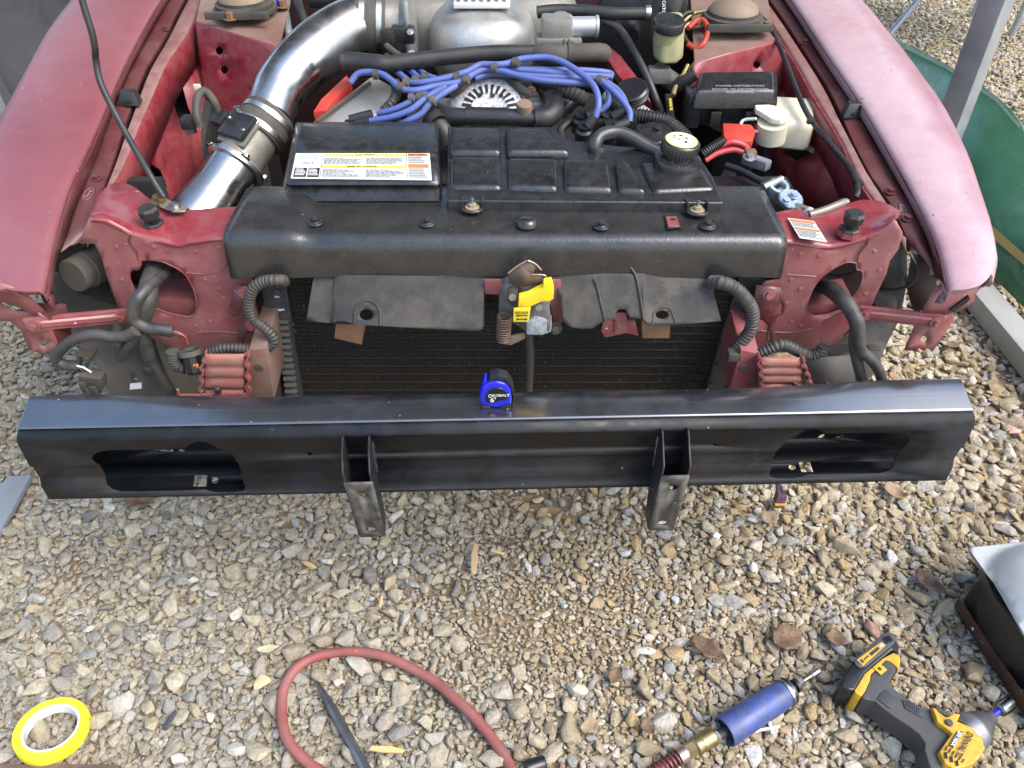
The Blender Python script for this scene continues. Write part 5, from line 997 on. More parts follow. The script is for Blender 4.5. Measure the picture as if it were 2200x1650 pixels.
# fuse box
fz = prism('fuse_box', [B(x, y, -.075) for x, y in ((1482, 268), (1660, 268), (1660, 210), (1500, 205))], (0, 0, .045), BLK, car, .004)
lid = prism('fuse_lid', [B(x, y, -.034) for x, y in ((1484, 238), (1664, 236), (1662, 190), (1494, 192))], (0, .004, .034), BLK, fz, .007, 3, top=.93)
rbox('fuse_box_end', B(1486, 230, -.05), (.026, .05, .065), BLK, fz, .004)
for k, s_ in enumerate(('POWER DISTRIBUTION', 'BOITIER DE DISTRIBUTION', 'ELECTRIQUE')): text('lid_print', s_, B(1590, 186 + 7 * k, .0035), (1, 0, 0), (0, 1, .18), .0075, INKG, lid, .0015, sx=1.15)
for x in (1536, 1610): rbox('lid_clip', B(x, 255, -.055), (.02, .01, .03), BLK, fz, .002)
# washer bottle
wb = prism('washer_bottle', [B(x, y, -.10) for x, y in ((1632, 318), (1735, 330), (1740, 268), (1640, 262))], (0, 0, .055), MILK, car, .014, 3)
lathe('washer_neck', [(0, -.03), (.028, -.03), (.028, .006), (0, .006)], B(1660, 268, -.04), (-.1, -.2, 1), MILK, wb, 24)
wc = prism('washer_cap', [B(x, y, -.028) for x, y in ((1619, 236), (1650, 235), (1680, 241), (1694, 252), (1692, 264), (1676, 270), (1655, 266), (1640, 256), (1622, 246))], (0, 0, .010), M('ivory_plastic', (.70, .66, .54), .4, dirt=((.42, .33, .2), .5, 30)), wb, .003)
tube('cap_strap', bl([(1625, 255, -.03), (1598, 258, -.04), (1592, 270, -.045), (1605, 280, -.05), (1635, 282, -.05), (1660, 275, -.045)]), .0028, WHT, wb, 8)
for l_ in ([(1718, 300), (1750, 320), (1746, 330), (1712, 312)], [(1822, 374), (1835, 372), (1815, 418), (1800, 430)]):
    prism('masking_tape_strip', [wR(x, y) + (CAM - wR(x, y)).normalized() * .002 for x, y in l_], (0, 0, .0004), MASK, car)
tube('side_harness', bl([(1600, 34, .0), (1632, 36, .0), (1655, 60, -.005), (1680, 112, -.012), (1708, 185, -.02), (1738, 250, -.028), (1785, 310, -.035), (1820, 352, -.035), (1838, 385, -.032), (1843, 412, -.03), (1838, 424, -.034)]), .0050, RUB, car, 8)
for p in ((1742, 260, -.026), (1844, 394, -.03)): rbox('harness_clip', B(*p), (.014, .010, .010), RUB, car, .002)
# battery, terminals, cables
rbox('battery', (Wy(1610, 400, 1.24).x, 1.235, .53), (.17, .14, .17), BATT, car, .006)
rc = prism('terminal_cover', [B(x, y, -.055) for x, y in ((1552, 320), (1612, 322), (1620, 298), (1610, 285), (1550, 282))], (0, 0, .016), REDP, car, .002)
for l_ in ([(1540, 318, -.05), (1570, 305, -.04), (1598, 312, -.045), (1610, 328, -.05)], [(1515, 345, -.06), (1540, 330, -.052), (1575, 322, -.048), (1600, 330, -.05)]): tube('red_cable', bl(l_), .0052, REDW, car, 10)
tube('cable_sleeve', bl([(1508, 332, -.05), (1522, 322, -.045), (1545, 308, -.042), (1555, 302, -.04)]), .0085, RUB, car, 12, corr=(.004, .12))
tl = rbox('positive_terminal', B(1625, 348, -.05), (.05, .022, .018), M('lead_grey', (.16, .16, .18), .45, metal=.5, dirt=((.4, .42, .45), .6, 60)), car, .005, rot=Matrix.Rotation(R(-45), 3, 'Z'))
rbox('corroded_lug', B(1612, 330, -.04), (.02, .02, .014), RUST, tl, .004); bolt('terminal_bolt', B(1610, 338, -.038), (0, -.3, 1), .007, STEEL, tl, .006)
nt_ = lathe('negative_clamp', [(.0105, -.008), (.0175, -.008), (.0175, .006), (.0165, .008), (.0115, .008), (.0105, .006)], B(1671, 405, -.02), (.1, -.4, 1), ZINCB, car, 26)
rbox('clamp_neck', B(1684, 418, -.022), (.022, .03, .011), ZINCB, nt_, .003, rot=Matrix.Rotation(R(40), 3, 'Z')); lathe('clamp_plate', [(0, 0), (.021, 0), (.021, .006), (.019, .008), (0, .008)], B(1696, 432, -.022), (.1, -.4, 1), ZINCB, nt_, 20)
for p in ((1688, 433), (1705, 420)): bolt('clamp_bolt', B(p[0], p[1], -.012), (.1, -.4, 1), .0062, ZINCB, nt_, .005, 1.3)
tube('clamp_screw', bl([(1640, 402, -.015), (1660, 393, -.014), (1680, 384, -.012)]), .006, ZINCB, nt_, 8)
for l_, r_ in (([(1708, 442, -.02), (1722, 446, -.018), (1738, 452, -.016)], .0055), ([(1738, 462, .002), (1770, 452, .004), (1800, 440, .004), (1815, 434, .002), (1818, 438, .0)], .0062), ([(1712, 450, -.01), (1725, 462, -.004), (1738, 462, .002)], .005)): tube('ground_cable', bl(l_), r_, M('braided_lead', (.22, .20, .17), .45, metal=.4), car, 10)
prism('cable_crimp', [B(x, y, -.004) for x, y in ((1720, 462), (1738, 448), (1748, 452), (1738, 466), (1726, 470))], (0, 0, .004), ZINC, car, .001)
tube('negative_cable', bl([(1560, 356, -.06), (1590, 366, -.055), (1620, 382, -.05), (1640, 392, -.045)]), .0062, RUB, car, 10)
# valve covers
vl = prism('valve_cover', [B(x, y, z) for x, y, z in ((660, 268, -.06), (740, 275, -.06), (850, 232, -.05), (842, 182, -.03), (800, 160, -.03))], (0, .01, -.08), M('satin_valve_cover', (.42, .42, .40), .4, metal=.6, dirt=((.22, .2, .16), .4, 14)), car, .008)
prism('cover_rail', [B(x, y, z) for x, y, z in ((672, 240, -.045), (690, 212, -.04), (745, 160, -.03), (756, 178, -.03), (735, 195, -.035), (700, 236, -.045))], (0, .006, -.04), REDP, vl, .003)
tube('cover_groove', bl([(680, 262, -.05), (740, 218, -.042), (795, 178, -.032)]), .004, RUBD, vl, 6)
vr = prism('valve_cover', [B(x, y, z) for x, y, z in ((1305, 180, -.03), (1345, 195, -.035), (1418, 245, -.055), (1410, 268, -.06), (1340, 250, -.055), (1290, 205, -.045))], (0, .01, -.08), MATS['satin_valve_cover'], car, .008)
prism('cover_rail', [B(x, y, z) for x, y, z in ((1300, 90, -.02), (1335, 120, -.02), (1385, 185, -.035), (1400, 222, -.05), (1382, 205, -.04), (1330, 165, -.03), (1300, 120, -.03))], (.01, .01, -.03), RED, vr, .004)
oc = lathe('oil_filler_cap', [(0, -.01), (.030, -.01), (.031, -.004), (.029, -.002), (.031, .002), (.029, .005), (.030, .009), (.026, .012), (0, .012)], B(1358, 200, -.012), (-.25, -.45, 1), BATT, vr, 32)
# ignition: blue leads with separators, coil packs
WIRES = [[(753, 177, .0), (770, 158, .012), (800, 155, .016), (824, 161, .016), (844, 175, .014), (863, 191, .012), (895, 194, .014), (936, 185, .016), (991, 175, .018), (1018, 158, .02), (1045, 149, .022), (1080, 153, .022), (1105, 160, .02), (1159, 172, .018), (1214, 177, .016), (1260, 180, .014)],
    [(880, 178, .010), (909, 177, .016), (964, 166, .022), (1005, 153, .026), (1032, 139, .03), (1067, 139, .032), (1091, 136, .032), (1118, 127, .034), (1159, 123, .036), (1186, 125, .036), (1214, 136, .034), (1241, 153, .032), (1268, 175, .028), (1282, 198, .022), (1286, 224, .012), (1279, 252, -.005)],
    [(1010, 163, .012), (1050, 152, .014), (1091, 149, .016), (1159, 153, .016), (1241, 161, .014), (1316, 165, .006)],
    [(1020, 168, .010), (1060, 158, .012), (1132, 163, .012), (1214, 167, .012), (1280, 166, .008), (1314, 170, .0)],
    [(1100, 146, .012), (1170, 150, .014), (1250, 151, .012), (1306, 156, .004), (1316, 164, .0)],
    [(980, 184, .016), (960, 196, .014), (936, 213, .006), (920, 226, .0), (904, 245, -.012), (880, 258, -.02), (860, 266, -.03)],
    [(960, 186, .020), (935, 198, .014), (909, 215, .006), (882, 236, -.004), (840, 252, -.016), (795, 260, -.026)],
    [(930, 190, .010), (909, 200, .008), (882, 218, .0), (855, 232, -.010), (830, 240, -.018), (812, 244, -.024)],
    [(845, 146, .0), (858, 158, .004), (872, 170, .008), (890, 182, .006)], [(872, 142, .0), (886, 155, .004), (900, 168, .008), (915, 176, .006)], [(893, 142, .0), (910, 158, .004), (925, 166, .008), (945, 172, .010)],
    [(1282, 172, .02), (1298, 182, .016), (1309, 200, .008), (1307, 222, -.004), (1292, 238, -.016)],
    [(1292, 174, .02), (1318, 196, .014), (1340, 220, .006), (1353, 242, -.004), (1352, 262, -.014)], [(1304, 178, .014), (1322, 190, .010), (1336, 206, .006), (1345, 225, .0)]]
for l_ in WIRES: tube('spark_plug_lead', bl(l_), .0059, BLUEW, car, 10, 5)
SEP = M('lead_separator', (.05, .048, .044), .55, dirt=(DUST, .4, 40))
for p in ((873, 178, .012), (893, 172, .012), (913, 166, .012), (982, 166, .022), (1002, 172, .022), (1062, 146, .03), (1108, 134, .034), (885, 211, .004), (903, 209, .006), (916, 211, .006), (930, 216, .006), (862, 188, .014), (808, 160, .016), (1268, 178, .022), (1288, 172, .02), (1300, 175, .016)):
    lathe('lead_separator', [(0, -.005), (.0088, -.005), (.0092, 0), (.0088, .005), (0, .005)], B(*p), (1, -.2, .1), SEP, car, 14)
for p0, p1 in (((800, 246, -.022), (752, 258, -.03)), ((795, 262, -.028), (745, 268, -.04)), ((860, 266, -.03), (835, 270, -.045))): tube('plug_boot', [B(*p0), B(*p1)], .0095, RUB, car, 12, 1)
cpk = rbox('coil_pack', B(1306, 275, -.05), (.10, .055, .05), BATT, car, .006)
for x, y in ((1248, 252), (1255, 276), (1305, 252), (1312, 272)): lathe('coil_tower', [(0, -.03), (.0155, -.03), (.0155, -.004), (.012, 0), (.012, .008), (0, .008)], B(x, y, -.025), (0, -.3, 1), BLK, cpk, 20)
for p0, p1 in (((1279, 250, -.004), (1262, 272, -.02)), ((1352, 262, -.012), (1322, 275, -.02)), ((1292, 238, -.014), (1260, 252, -.02)), ((1345, 235, -.005), (1318, 252, -.02))): tube('coil_boot', [B(*p0), B(*p1)], [.0088, .0105], RUB, car, 12, 1)
rbox('crank_sensor', B(1225, 225, -.05), (.05, .03, .02), STEEL, car, .004, rot=Matrix.Rotation(R(-45), 3, 'Y')); tube('sensor_lead', bl([(1210, 300, -.05), (1205, 280, -.045), (1225, 262, -.04), (1250, 255, -.04)]), .0075, RUB, car, 10)
# alternator, hoses and pipes in front of the engine
ac = B(1052, 250, -.05); aax = Vector((0, -.66, .75)).normalized(); ax_x = Vector((1, 0, 0)); ax_y = aax.cross(ax_x).normalized()
al = lathe('alternator', [(.085, -.05), (.086, -.012), (.083, .0), (.074, .012), (.062, .0185), (.040, .0235), (.028, .020), (.0, .020)], ac, aax, ALT, car, 48, 60)
for k in range(26):
    an_ = 2 * math.pi * k / 26; v = ax_x * math.cos(an_) + ax_y * math.sin(an_); t_ = aax.cross(v)
    prism('vent_slot', [ac + v * r_ + aax * h + t_ * w_ for r_, h, w_ in ((.034, .0246, -.0020), (.034, .0246, .0020), (.052, .0214, .0030), (.052, .0214, -.0030))], aax * .0012, VOID, al)
for x in (-.018, .006, .022): lathe('vent_hole', [(0, 0), (.004, 0), (.0045, -.0005)], ac + ax_x * x + ax_y * .030 + aax * .0235, aax, VOID, al, 10)
for x in (960, 1150): rbox('alternator_ear', B(x, 232, -.055), (.035, .03, .03), CAST, al, .004); 
tube('alternator_bracket', bl([(968, 204, -.02), (990, 190, -.008), (1015, 168, .0), (1050, 160, .004), (1090, 166, .0), (1118, 190, -.008), (1140, 202, -.016)]), .0075, RUBD, car, 8)
prism('bracket_tab', [B(x, y, -.016) for x, y in ((1095, 180), (1135, 165), (1155, 200), (1120, 206))], (0, 0, -.006), RUBD, car, .002); bolt('bracket_bolt', B(1140, 192, -.014), (0, -.2, 1), .006, RUST, car, .004)
cps = tube('coolant_crossover', bl([(938, 240, -.04), (955, 248, -.035), (990, 252, -.03), (1040, 253, -.03), (1095, 253, -.03), (1150, 256, -.032)]), .0165, RUB, car, 16, 5)
tube('hose_sleeve', bl([(1000, 251, -.029), (1045, 252, -.029), (1092, 253, -.029)]), .0180, M('satin_hose_sleeve', (.02, .02, .021), .3), cps, 16, 3)
lathe('fill_plug', [(0, -.01), (.0145, -.01), (.0145, .012), (.013, .014), (0, .014)], B(1126, 236, -.015), (0, -.2, 1), M('rusty_plug', (.15, .125, .10), .6, dirt=((.3, .15, .07), .6, 40)), cps, 16)
tube('upper_radiator_hose', bl([(1150, 256, -.03), (1175, 252, -.028), (1190, 236, -.026), (1188, 214, -.03), (1178, 200, -.05)]), .0195, RUB, car, 16)
lathe('hose_clamp', [(.019, -.01), (.0215, -.01), (.0215, .01), (.019, .01)], B(935, 262, -.035), (.5, -.7, -.3), RUB, car, 24); tube('lower_hose', bl([(938, 244, -.04), (936, 262, -.04), (952, 282, -.05), (958, 310, -.07)]), .019, RUB, car, 14)
tube('engine_harness', bl([(1160, 172, -.02), (1200, 190, -.02), (1240, 205, -.022), (1262, 218, -.03)]), .013, LOOM, car, 12, corr=(.008, .06)); tube('engine_harness', bl([(970, 168, .0), (1010, 154, .008), (1050, 142, .014), (1090, 138, .014), (1120, 140, .01)]), .0062, LOOM, car, 10, corr=(.005, .08))
tube('split_loom', bl([(1315, 222, -.03), (1345, 245, -.03), (1390, 252, -.03), (1430, 262, -.035), (1465, 290, -.045), (1478, 305, -.05)]), .0135, RUB, car, 14, corr=(.006, .10)); tube('split_loom', bl([(850, 178, .0), (852, 200, -.006), (842, 220, -.014), (825, 238, -.03)]), .009, LOOM, car, 12, corr=(.005, .1))
for r_ in range(4): rbox('head_fin', B(970 + 0, 143 + 9 * r_, -.004 * r_) + Vector((.05, 0, -.02)), (.15, .006, .012), CASTD, car, .002)
# tank hose, power steering cap
tube('overflow_hose', bl([(1280, 328, -.0), (1278, 312, .012), (1290, 292, .02), (1320, 284, .02), (1350, 292, .016), (1385, 312, .008), (1415, 328, .002)]), .0115, M('satin_hose', (.035, .036, .038), .35), car, 14); lathe('hose_clip', [(.012, -.005), (.0135, -.005), (.0135, .005), (.012, .005)], B(1280, 320, .004), (0.2, .2, 1), RUBD, car, 16)
ps = lathe('steering_cap', [(0, -.03), (.022, -.03), (.024, -.012), (.031, -.010), (.031, -.002), (.029, 0), (0, 0)], B(1408, 283, -.005), (0, -.25, 1), BLK, car, 12); lathe('cap_knob', [(.008, 0), (.007, .006), (0, .007)], B(1413, 278, -.005), (0, -.25, 1), BLK, ps, 12); lathe('steering_reservoir', [(.0, -.09), (.032, -.09), (.032, -.03), (0, -.03)], B(1408, 283, -.005), (0, -.1, 1), BATT, ps, 20)
for p, s_ in (((640, 20), .05), ((1120, 10), .04)): tube('heater_line', bl([(605, -30, -.02), (612, 20, -.02), (618, 60, -.03), (622, 90, -.05)]), .009, ZINC, car, 10)
tube('heater_hose', bl([(630, -30, 0), (645, 20, -.01), (660, 60, -.03)]), .010, RUB, car, 10); rbox('vacuum_can', B(690, -2, .0), (.05, .05, .03), BATT, car, .01); rbox('blue_fitting', B(604, 3, 0), (.018, .018, .02), COBALT, car, .003)
# ================================================================== HARNESSES AT THE FRONT
def yt(nm, l_, r_, mat, y, **k): return tube(nm, [Wy(p[0], p[1], p[2] if len(p) > 2 else y) for p in l_], r_, mat, car, **k)
yt('split_loom', [(612, 604, 1.02), (600, 602), (567, 605), (546, 618), (536, 640), (535, 662), (543, 684), (562, 700), (581, 716), (589, 733), (575, 745), (545, 751), (505, 748), (477, 749), (450, 760), (431, 779)], .0085, LOOM, .985, corr=(.0058, .10), seg=12)
yt('split_loom', [(1530, 606, 1.0), (1550, 607), (1574, 616), (1594, 633), (1612, 657), (1618, 681), (1612, 710), (1594, 734), (1577, 754)], .0098, LOOM, .985, corr=(.006, .10), seg=12)
yt('split_loom', [(1585, 760), (1624, 760), (1653, 750), (1674, 741), (1692, 743), (1715, 754), (1742, 763), (1763, 755), (1771, 744)], .0092, LOOM, .975, corr=(.006, .10), seg=12); rbox('loom_clip', Wy(1577, 762, .975), (.022, .02, .016), RUBD, car, .003)
yt('lamp_harness', [(352, 560, 1.10), (338, 575, 1.07), (323, 602, 1.02), (315, 645, .99), (304, 686, .985), (297, 712, .985)], [.015, .016, .014, .016, .014, .010], LOOM, 1.0, corr=None, seg=12)
yt('lamp_harness', [(378, 568, 1.10), (335, 602, 1.02), (302, 634, .98), (287, 662, .97), (290, 688, .968), (314, 703, .968), (344, 708, .968), (372, 712, .97)], .0098, TAPE, .98, seg=12)
yt('lamp_harness', [(292, 710), (270, 722), (245, 724), (210, 719), (180, 722), (153, 733), (127, 754), (120, 770), (132, 782), (172, 788)], .0088, TAPE, .955, seg=12)
yt('lamp_harness', [(296, 714), (285, 730), (273, 745), (264, 762), (256, 766), (253, 750), (252, 727), (253, 700, 1.0)], .0078, TAPE, .96, seg=12)
yt('lamp_harness', [(300, 712), (308, 727), (319, 760), (333, 787), (352, 817), (374, 856)], [.012, .010, .0095, .0085, .008], TAPE, .97, seg=12)
yt('cavity_pipe', [(350, 610, 1.16), (365, 630, 1.15), (390, 640, 1.15), (430, 645, 1.16)], .012, MILK, 1.15)
for dx in (0, 3, 6): yt('thin_wire', [(372, 712 + dx), (385, 715 + dx), (397, 724), (403, 738 + dx)], .0013, (REDW, M('green_wire', (.06, .18, .07), .5), INKB)[dx // 3], .968, seg=6)
for pl in ([(165, 786), (180, 790), (196, 800)], [(166, 789), (178, 797), (186, 806)]): yt('thin_wire', pl, .0016, WHT if pl[0][1] == 786 else INKB, .95, seg=6)
lp1 = lathe('lamp_plug', [(0, 0), (.014, 0), (.014, .03), (.012, .034), (0, .034)], Wy(408, 758, .965), (.10, -.35, -1), BATT, car, 10, 25); lathe('plug_collar', [(.0145, -.004), (.018, -.004), (.019, .004), (.0145, .006)], Wy(408, 756, .965), (.10, -.35, -1), RUBD, lp1, 20)
for k in range(3): rbox('plug_seal', Wy(412 + 6 * k, 786, .950), (.003, .004, .007), LORG, lp1, .0005)
yt('loom_tail', [(372, 755), (374, 772), (384, 787), (398, 790)], .010, LOOM, .96, corr=(.005, .1), seg=10)
lp2 = rbox('lamp_plug', Wy(200, 815, .95), (.034, .022, .026), RUBD, car, .003, rot=Matrix.Rotation(R(12), 3, 'Y'))
for a, b_, s_ in ((182, 826, .010), (205, 835, .012), (192, 840, .010)): rbox('plug_latch', Wy(a, b_, .945), (s_, .016, .02), RUBD, lp2, .002)
rbox('harness_clip', Wy(318, 797, .96), (.014, .012, .016), RUB, car, .004); rbox('shield_clip', Wy(186, 758, 1.09), (.03, .02, .003), M('brown_clip', (.12, .09, .06), .6), car, .001); rbox('shield_clip', Wy(1877, 747, 1.05), (.02, .015, .003), MATS['brown_clip'], car, .001)
yt('lamp_harness', [(1757, 610, 1.10), (1785, 622, 1.05), (1812, 645, 1.0), (1830, 670, .98), (1840, 700, .97), (1836, 740, .965), (1845, 790, .955), (1862, 850, .95), (1870, 880, .95)], [.012, .013, .013, .012, .0105, .009, .0085, .008, .008], LOOM, 1.0, seg=12)
yt('lamp_harness', [(1832, 672, .97), (1842, 690, .96), (1845, 720, .955), (1850, 752, .95), (1874, 775, .948), (1892, 805, .945), (1898, 850, .945), (1896, 880, .945)], [.010, .0105, .010, .0092, .0085, .0082, .0082, .0082], TAPE, 1.0, seg=12)
yt('cavity_pipe', [(1735, 645, 1.12), (1758, 650, 1.11), (1778, 650, 1.11), (1790, 638, 1.12), (1775, 624, 1.14), (1740, 620, 1.15)], .0105, RUBD, 1.12); yt('thin_wire', [(1780, 590, 1.10), (1805, 592, 1.08), (1828, 588, 1.06), (1842, 578, 1.04)], .002, RUB, 1.07, seg=6); yt('thin_wire', [(1955, 545, 1.06), (1968, 570, 1.05), (1970, 590, 1.05), (1955, 612, 1.05), (1925, 622, 1.06), (1892, 620, 1.08)], .0024, RUB, 1.05, seg=6)
fp = yt('lamp_tail_wire', [(1668, 1015, .86), (1670, 1040, .85), (1673, 1062, .845)], .0035, M('plum_wire', (.10, .05, .09), .5), .85, seg=8)
rbox('tail_plug', Wy(1675, 1073, .845), (.017, .014, .03), M('plum_plug', (.07, .045, .075), .45, dirt=((.2, .08, .1), .5, 60)), fp, .003); rbox('plug_ring', Wy(1675, 1078, .844), (.019, .016, .005), YELO, fp, .001)
# ================================================================== AROUND THE CAR: carport, glass, tarp, stand
cpt = empty('carport', (1.2, 2.1, 0), 'galvanised steel carport frame with square post beside the right fender', 'carport')
def post(x, y, nm='post'):
    return rbox(nm, (x, y, 1.13), (.062, .062, 2.20), POSTM, cpt, .004, rot=Matrix.Rotation(R(38), 3, 'Z'))
post(1.215, 2.10); post(-1.42, 2.10); post(1.215, 4.6); post(-1.42, 4.6)
rl = rbox('base_rail', (1.285, 2.75, .040), (.070, 3.9, .055), RAILM, cpt, .004)
rbox('base_rail', (-1.52, 3.0, .040), (.070, 2.4, .055), RAILM, cpt, .004)
ROOFM = M('grey_roof_sheet', (.22, .23, .25), .6, dirt=((.35, .35, .35), .3, 3))
for s_ in (-1, 1):
    x0 = 0.0; rows = [[Vector((x0 + s_ * (2.05 * t), y, 3.00 - 1.23 * t + .006 * ((i + k) % 2))) for k, t in enumerate([j / 14 for j in range(15)])] for i, y in enumerate((1.9, 3.0, 4.0, 5.0))]
    loft('roof_panel', rows, ROOFM, cpt, .003, sharp=20)
gl0 = Vector((1.335, 2, .02)); gln = Vector((-.90, 0, .42)).normalized()
GL = M('green_tinted_glass', (.055, .20, .115), .10, trans=.3, dirt=((.10, .25, .165), .6, 9), spec=.5)
gq = [(1900, 60), (1938, 94), (1960, 98), (2030, 136), (2090, 172), (2140, 206), (2172, 236), (2192, 264), (2206, 300), (2232, 380), (2250, 460), (2262, 560), (2262, 690), (2230, 690), (2150, 612), (2050, 560), (1960, 520), (1900, 420), (1870, 200)]
pane = plate('glass_pane', gq, [], lambda x, y: PL(x, y, gl0, gln), GL, None, .008, grid=None); pane.name = 'glass_pane'
tag(pane, 'large green tinted glass pane leaning behind the right fender', 'glass')
edge = M('yellow_sealant', (.42, .30, .08), .6, dirt=((.3, .25, .15), .5, 20))
prism('sealant_strip', [PL(x, y, gl0, gln) - gln * -.002 for x, y in ((2125, 478), (2262, 600), (2262, 622), (2120, 500))], gln * .002, edge, pane)
for k, (x0, y0, x1, y1) in enumerate(((1945, 97, 2030, 138), (2030, 138, 2140, 209), (2140, 209, 2192, 268))): prism('edge_band', [PL(x, y, gl0, gln) for x, y in ((x0, y0), (x1, y1), (x1 - 3, y1 + 7), (x0 - 2, y0 + 7))], gln * .0015, M('pale_glass_edge', (.35, .42, .30), .4), pane)
tw = []
for i in range(40):
    t = i / 39; y = 1.75 + 2.6 * t; tw.append([Vector((-1.60 + .05 * math.sin(y * 9 + z * 2) + .03 * math.sin(y * 23 + 1) + .04 * math.sin(z * 5 + y * 3), y, z)) for z in (0.01, .12, .24, .36, .48, .6, .72, .84, .96)])
tp = loft('tarp', tw, M('slate_tarp', (.075, .08, .095), .5, dirt=((.13, .135, .15), .5, 4), bump=(12, .01)), None, .002, sharp=80)
tag(tp, 'dark slate tarp hanging beyond the left fender', 'tarp')
tst = empty('table_frame', (2.4, 4.3, 0), 'thin grey tubular table legs on the gravel beyond the steel post', 'table')
for a, b_ in (((1.93, 4.22, 0), (2.42, 4.36, .72)), ((2.30, 4.0, 0), (2.20, 4.05, .72)), ((2.64, 4.32, 0), (2.70, 4.30, .72)), ((2.60, 4.68, 0), (2.66, 4.66, .72))): tube('leg', [Vector(a), Vector(b_)], .0165, POSTM, tst, 12, 1)
rbox('tabletop', (2.45, 4.34, .735), (.75, .85, .03), WHT, tst, .006)
# ================================================================== ON THE GRAVEL
# yellow tape roll
tr = empty('tape_roll', Wz(110, 1572, .01), 'roll of bright yellow vinyl tape lying on the gravel', 'tape roll')
to = Wz(112, 1570, .022); tax = Vector((.10, .10, 1)).normalized()
lathe('tape', [(.0405, -.009), (.0525, -.009), (.0530, -.008), (.0530, .008), (.0525, .009), (.0405, .009)], to, tax, TYEL, tr, 64, 40)
lathe('core', [(.0375, -.0095), (.0406, -.0095), (.0406, .0095), (.0375, .0095)], to, tax, WHT, tr, 64, 40)
tq = tax.orthogonal().normalized(); tv = tax.cross(tq)
def tring(an, r_): return to + Vector((math.cos(R(an)), math.sin(R(an)), 0)) * r_
tl_ = []
for i in range(8):
    t = i / 7; p = tring(52 - 34 * t, .0532 + .0005 * i).lerp(Wz(196, 1546, .016), t ** 2.2); tl_.append([p + Vector((0, 0, .008)), p + Vector((0, 0, -.008 + .004 * t))])
loft('loose_end', tl_, TYEL, tr, .0004, su=1)
# red air hose with its fittings
hs = empty('air_hose', Wz(850, 1420, .0), 'faded red rubber air hose curled across the gravel', 'hose')
HP = [(880, 1850), (800, 1750), (745, 1694), (690, 1658), (643, 1622), (614, 1582), (605, 1527), (610, 1478), (632, 1440), (667, 1415), (714, 1403), (768, 1400), (823, 1409), (877, 1432), (932, 1463), (973, 1497), (1014, 1535), (1054, 1582), (1090, 1636), (1115, 1690), (1150, 1750), (1220, 1790), (1300, 1760), (1360, 1700), (1395, 1668), (1425, 1648)]
tube('hose', [Wz(x, y, .0165 + .003 * math.sin(i * 1.7)) for i, (x, y) in enumerate(HP)], .0086, HOSE, hs, 14, 8)
a, b_ = Wz(1386, 1674, .022), Wz(1458, 1626, .024); spring('spring_guard', a, b_, .0108, .0022, 9, M('maroon_spring', (.16, .05, .045), .4, metal=.3), hs)
dx_ = (Wz(1530, 1580, .026) - Wz(1462, 1622, .024)).normalized()
lathe('hose_ferrule', [(0, 0), (.0125, 0), (.0130, .004), (.0125, .014), (0, .014)], Wz(1457, 1627, .024), dx_, M('ferrule_steel', (.5, .42, .42), .3, metal=.8, dirt=((.3, .08, .08), .6, 60)), hs, 16)
lathe('hex_fitting', [(0, .014), (.0125, .014), (.0125, .030), (0, .030)], Wz(1457, 1627, .024), dx_, BRASS, hs, 6, 25)
cpl_ = lathe('brass_coupler', [(0, .030), (.011, .030), (.0145, .033), (.0145, .040), (.0135, .041), (.0135, .043), (.0145, .044), (.0145, .066), (.013, .068), (0, .068)], Wz(1457, 1627, .024), dx_, BRASS, hs, 28)
# die grinder
ga, gb = Wz(1556, 1573, .026), Wz(1684, 1490, .028); gx = (gb - ga).normalized(); gl = (gb - ga).length
gd = empty('die_grinder', (ga + gb) / 2 - Vector((0, 0, .026)), 'blue rubber-gripped air die grinder lying on the gravel by the brass coupler', 'die grinder')
lathe('grip', [(.015, .012), (.0215, .0), (.0235, .0), (.0245, .004), (.0240, .03), (.0232, gl * .5), (.0228, gl * .85), (.0215, gl), (0, gl)], ga, gx, GUN, gd, 40, 40)
lathe('bore', [(0, .010), (.018, .010), (.020, .006)], ga, gx, VOID, gd, 28); lathe('inlet_stub', [(.0075, -.012), (.0085, -.008), (.0085, .012), (0, .012)], ga, gx, RUB, gd, 20)
lathe('inlet_nut', [(0, -.022), (.0095, -.022), (.0095, -.012), (0, -.012)], ga, gx, STEEL, gd, 6, 25)
lathe('steel_band', [(.0218, gl), (.0232, gl), (.0232, gl + .004), (.0218, gl + .004)], ga, gx, STEEL, gd, 40); lathe('nose_collar', [(0, gl + .004), (.0226, gl + .004), (.0226, gl + .010), (.019, gl + .014), (.0, gl + .015)], ga, gx, BLK, gd, 36)
lathe('spindle', [(.006, gl + .014), (.006, gl + .024), (.0115, gl + .024), (.0115, gl + .030), (0, gl + .030)], ga, gx, RUB, gd, 20); lathe('collet_nut', [(0, gl + .030), (.0088, gl + .030), (.0088, gl + .040), (.006, gl + .043), (0, gl + .043)], ga, gx, STEEL, gd, 6, 25)
lathe('burr', [(.0030, gl + .043), (.0030, gl + .062), (.0052, gl + .063), (.0052, gl + .078), (0, gl + .080)], ga, gx, STEEL, gd, 14)
lv = [Wz(1592, 1577, .022), Wz(1605, 1574, .020), Wz(1640, 1567, .018), Wz(1674, 1561, .016)]; lvr = tube('throttle_lever', lv, [.005, .0034, .0024, .0022], WHT, gd, 8, 4); tube('lever_pin', [Wz(1652, 1548, .024), Wz(1657, 1566, .018), Wz(1661, 1577, .016)], [.0028, .0032, .0036], WHT, lvr, 8, 3)
text('grip_print', 'ASTRO', ga + gx * gl * .48 + (CAM - ga).normalized() * .0225, -gx, gx.cross((CAM - ga)), .017, M('grip_emboss', (.02, .04, .20), .35), gd, .002)
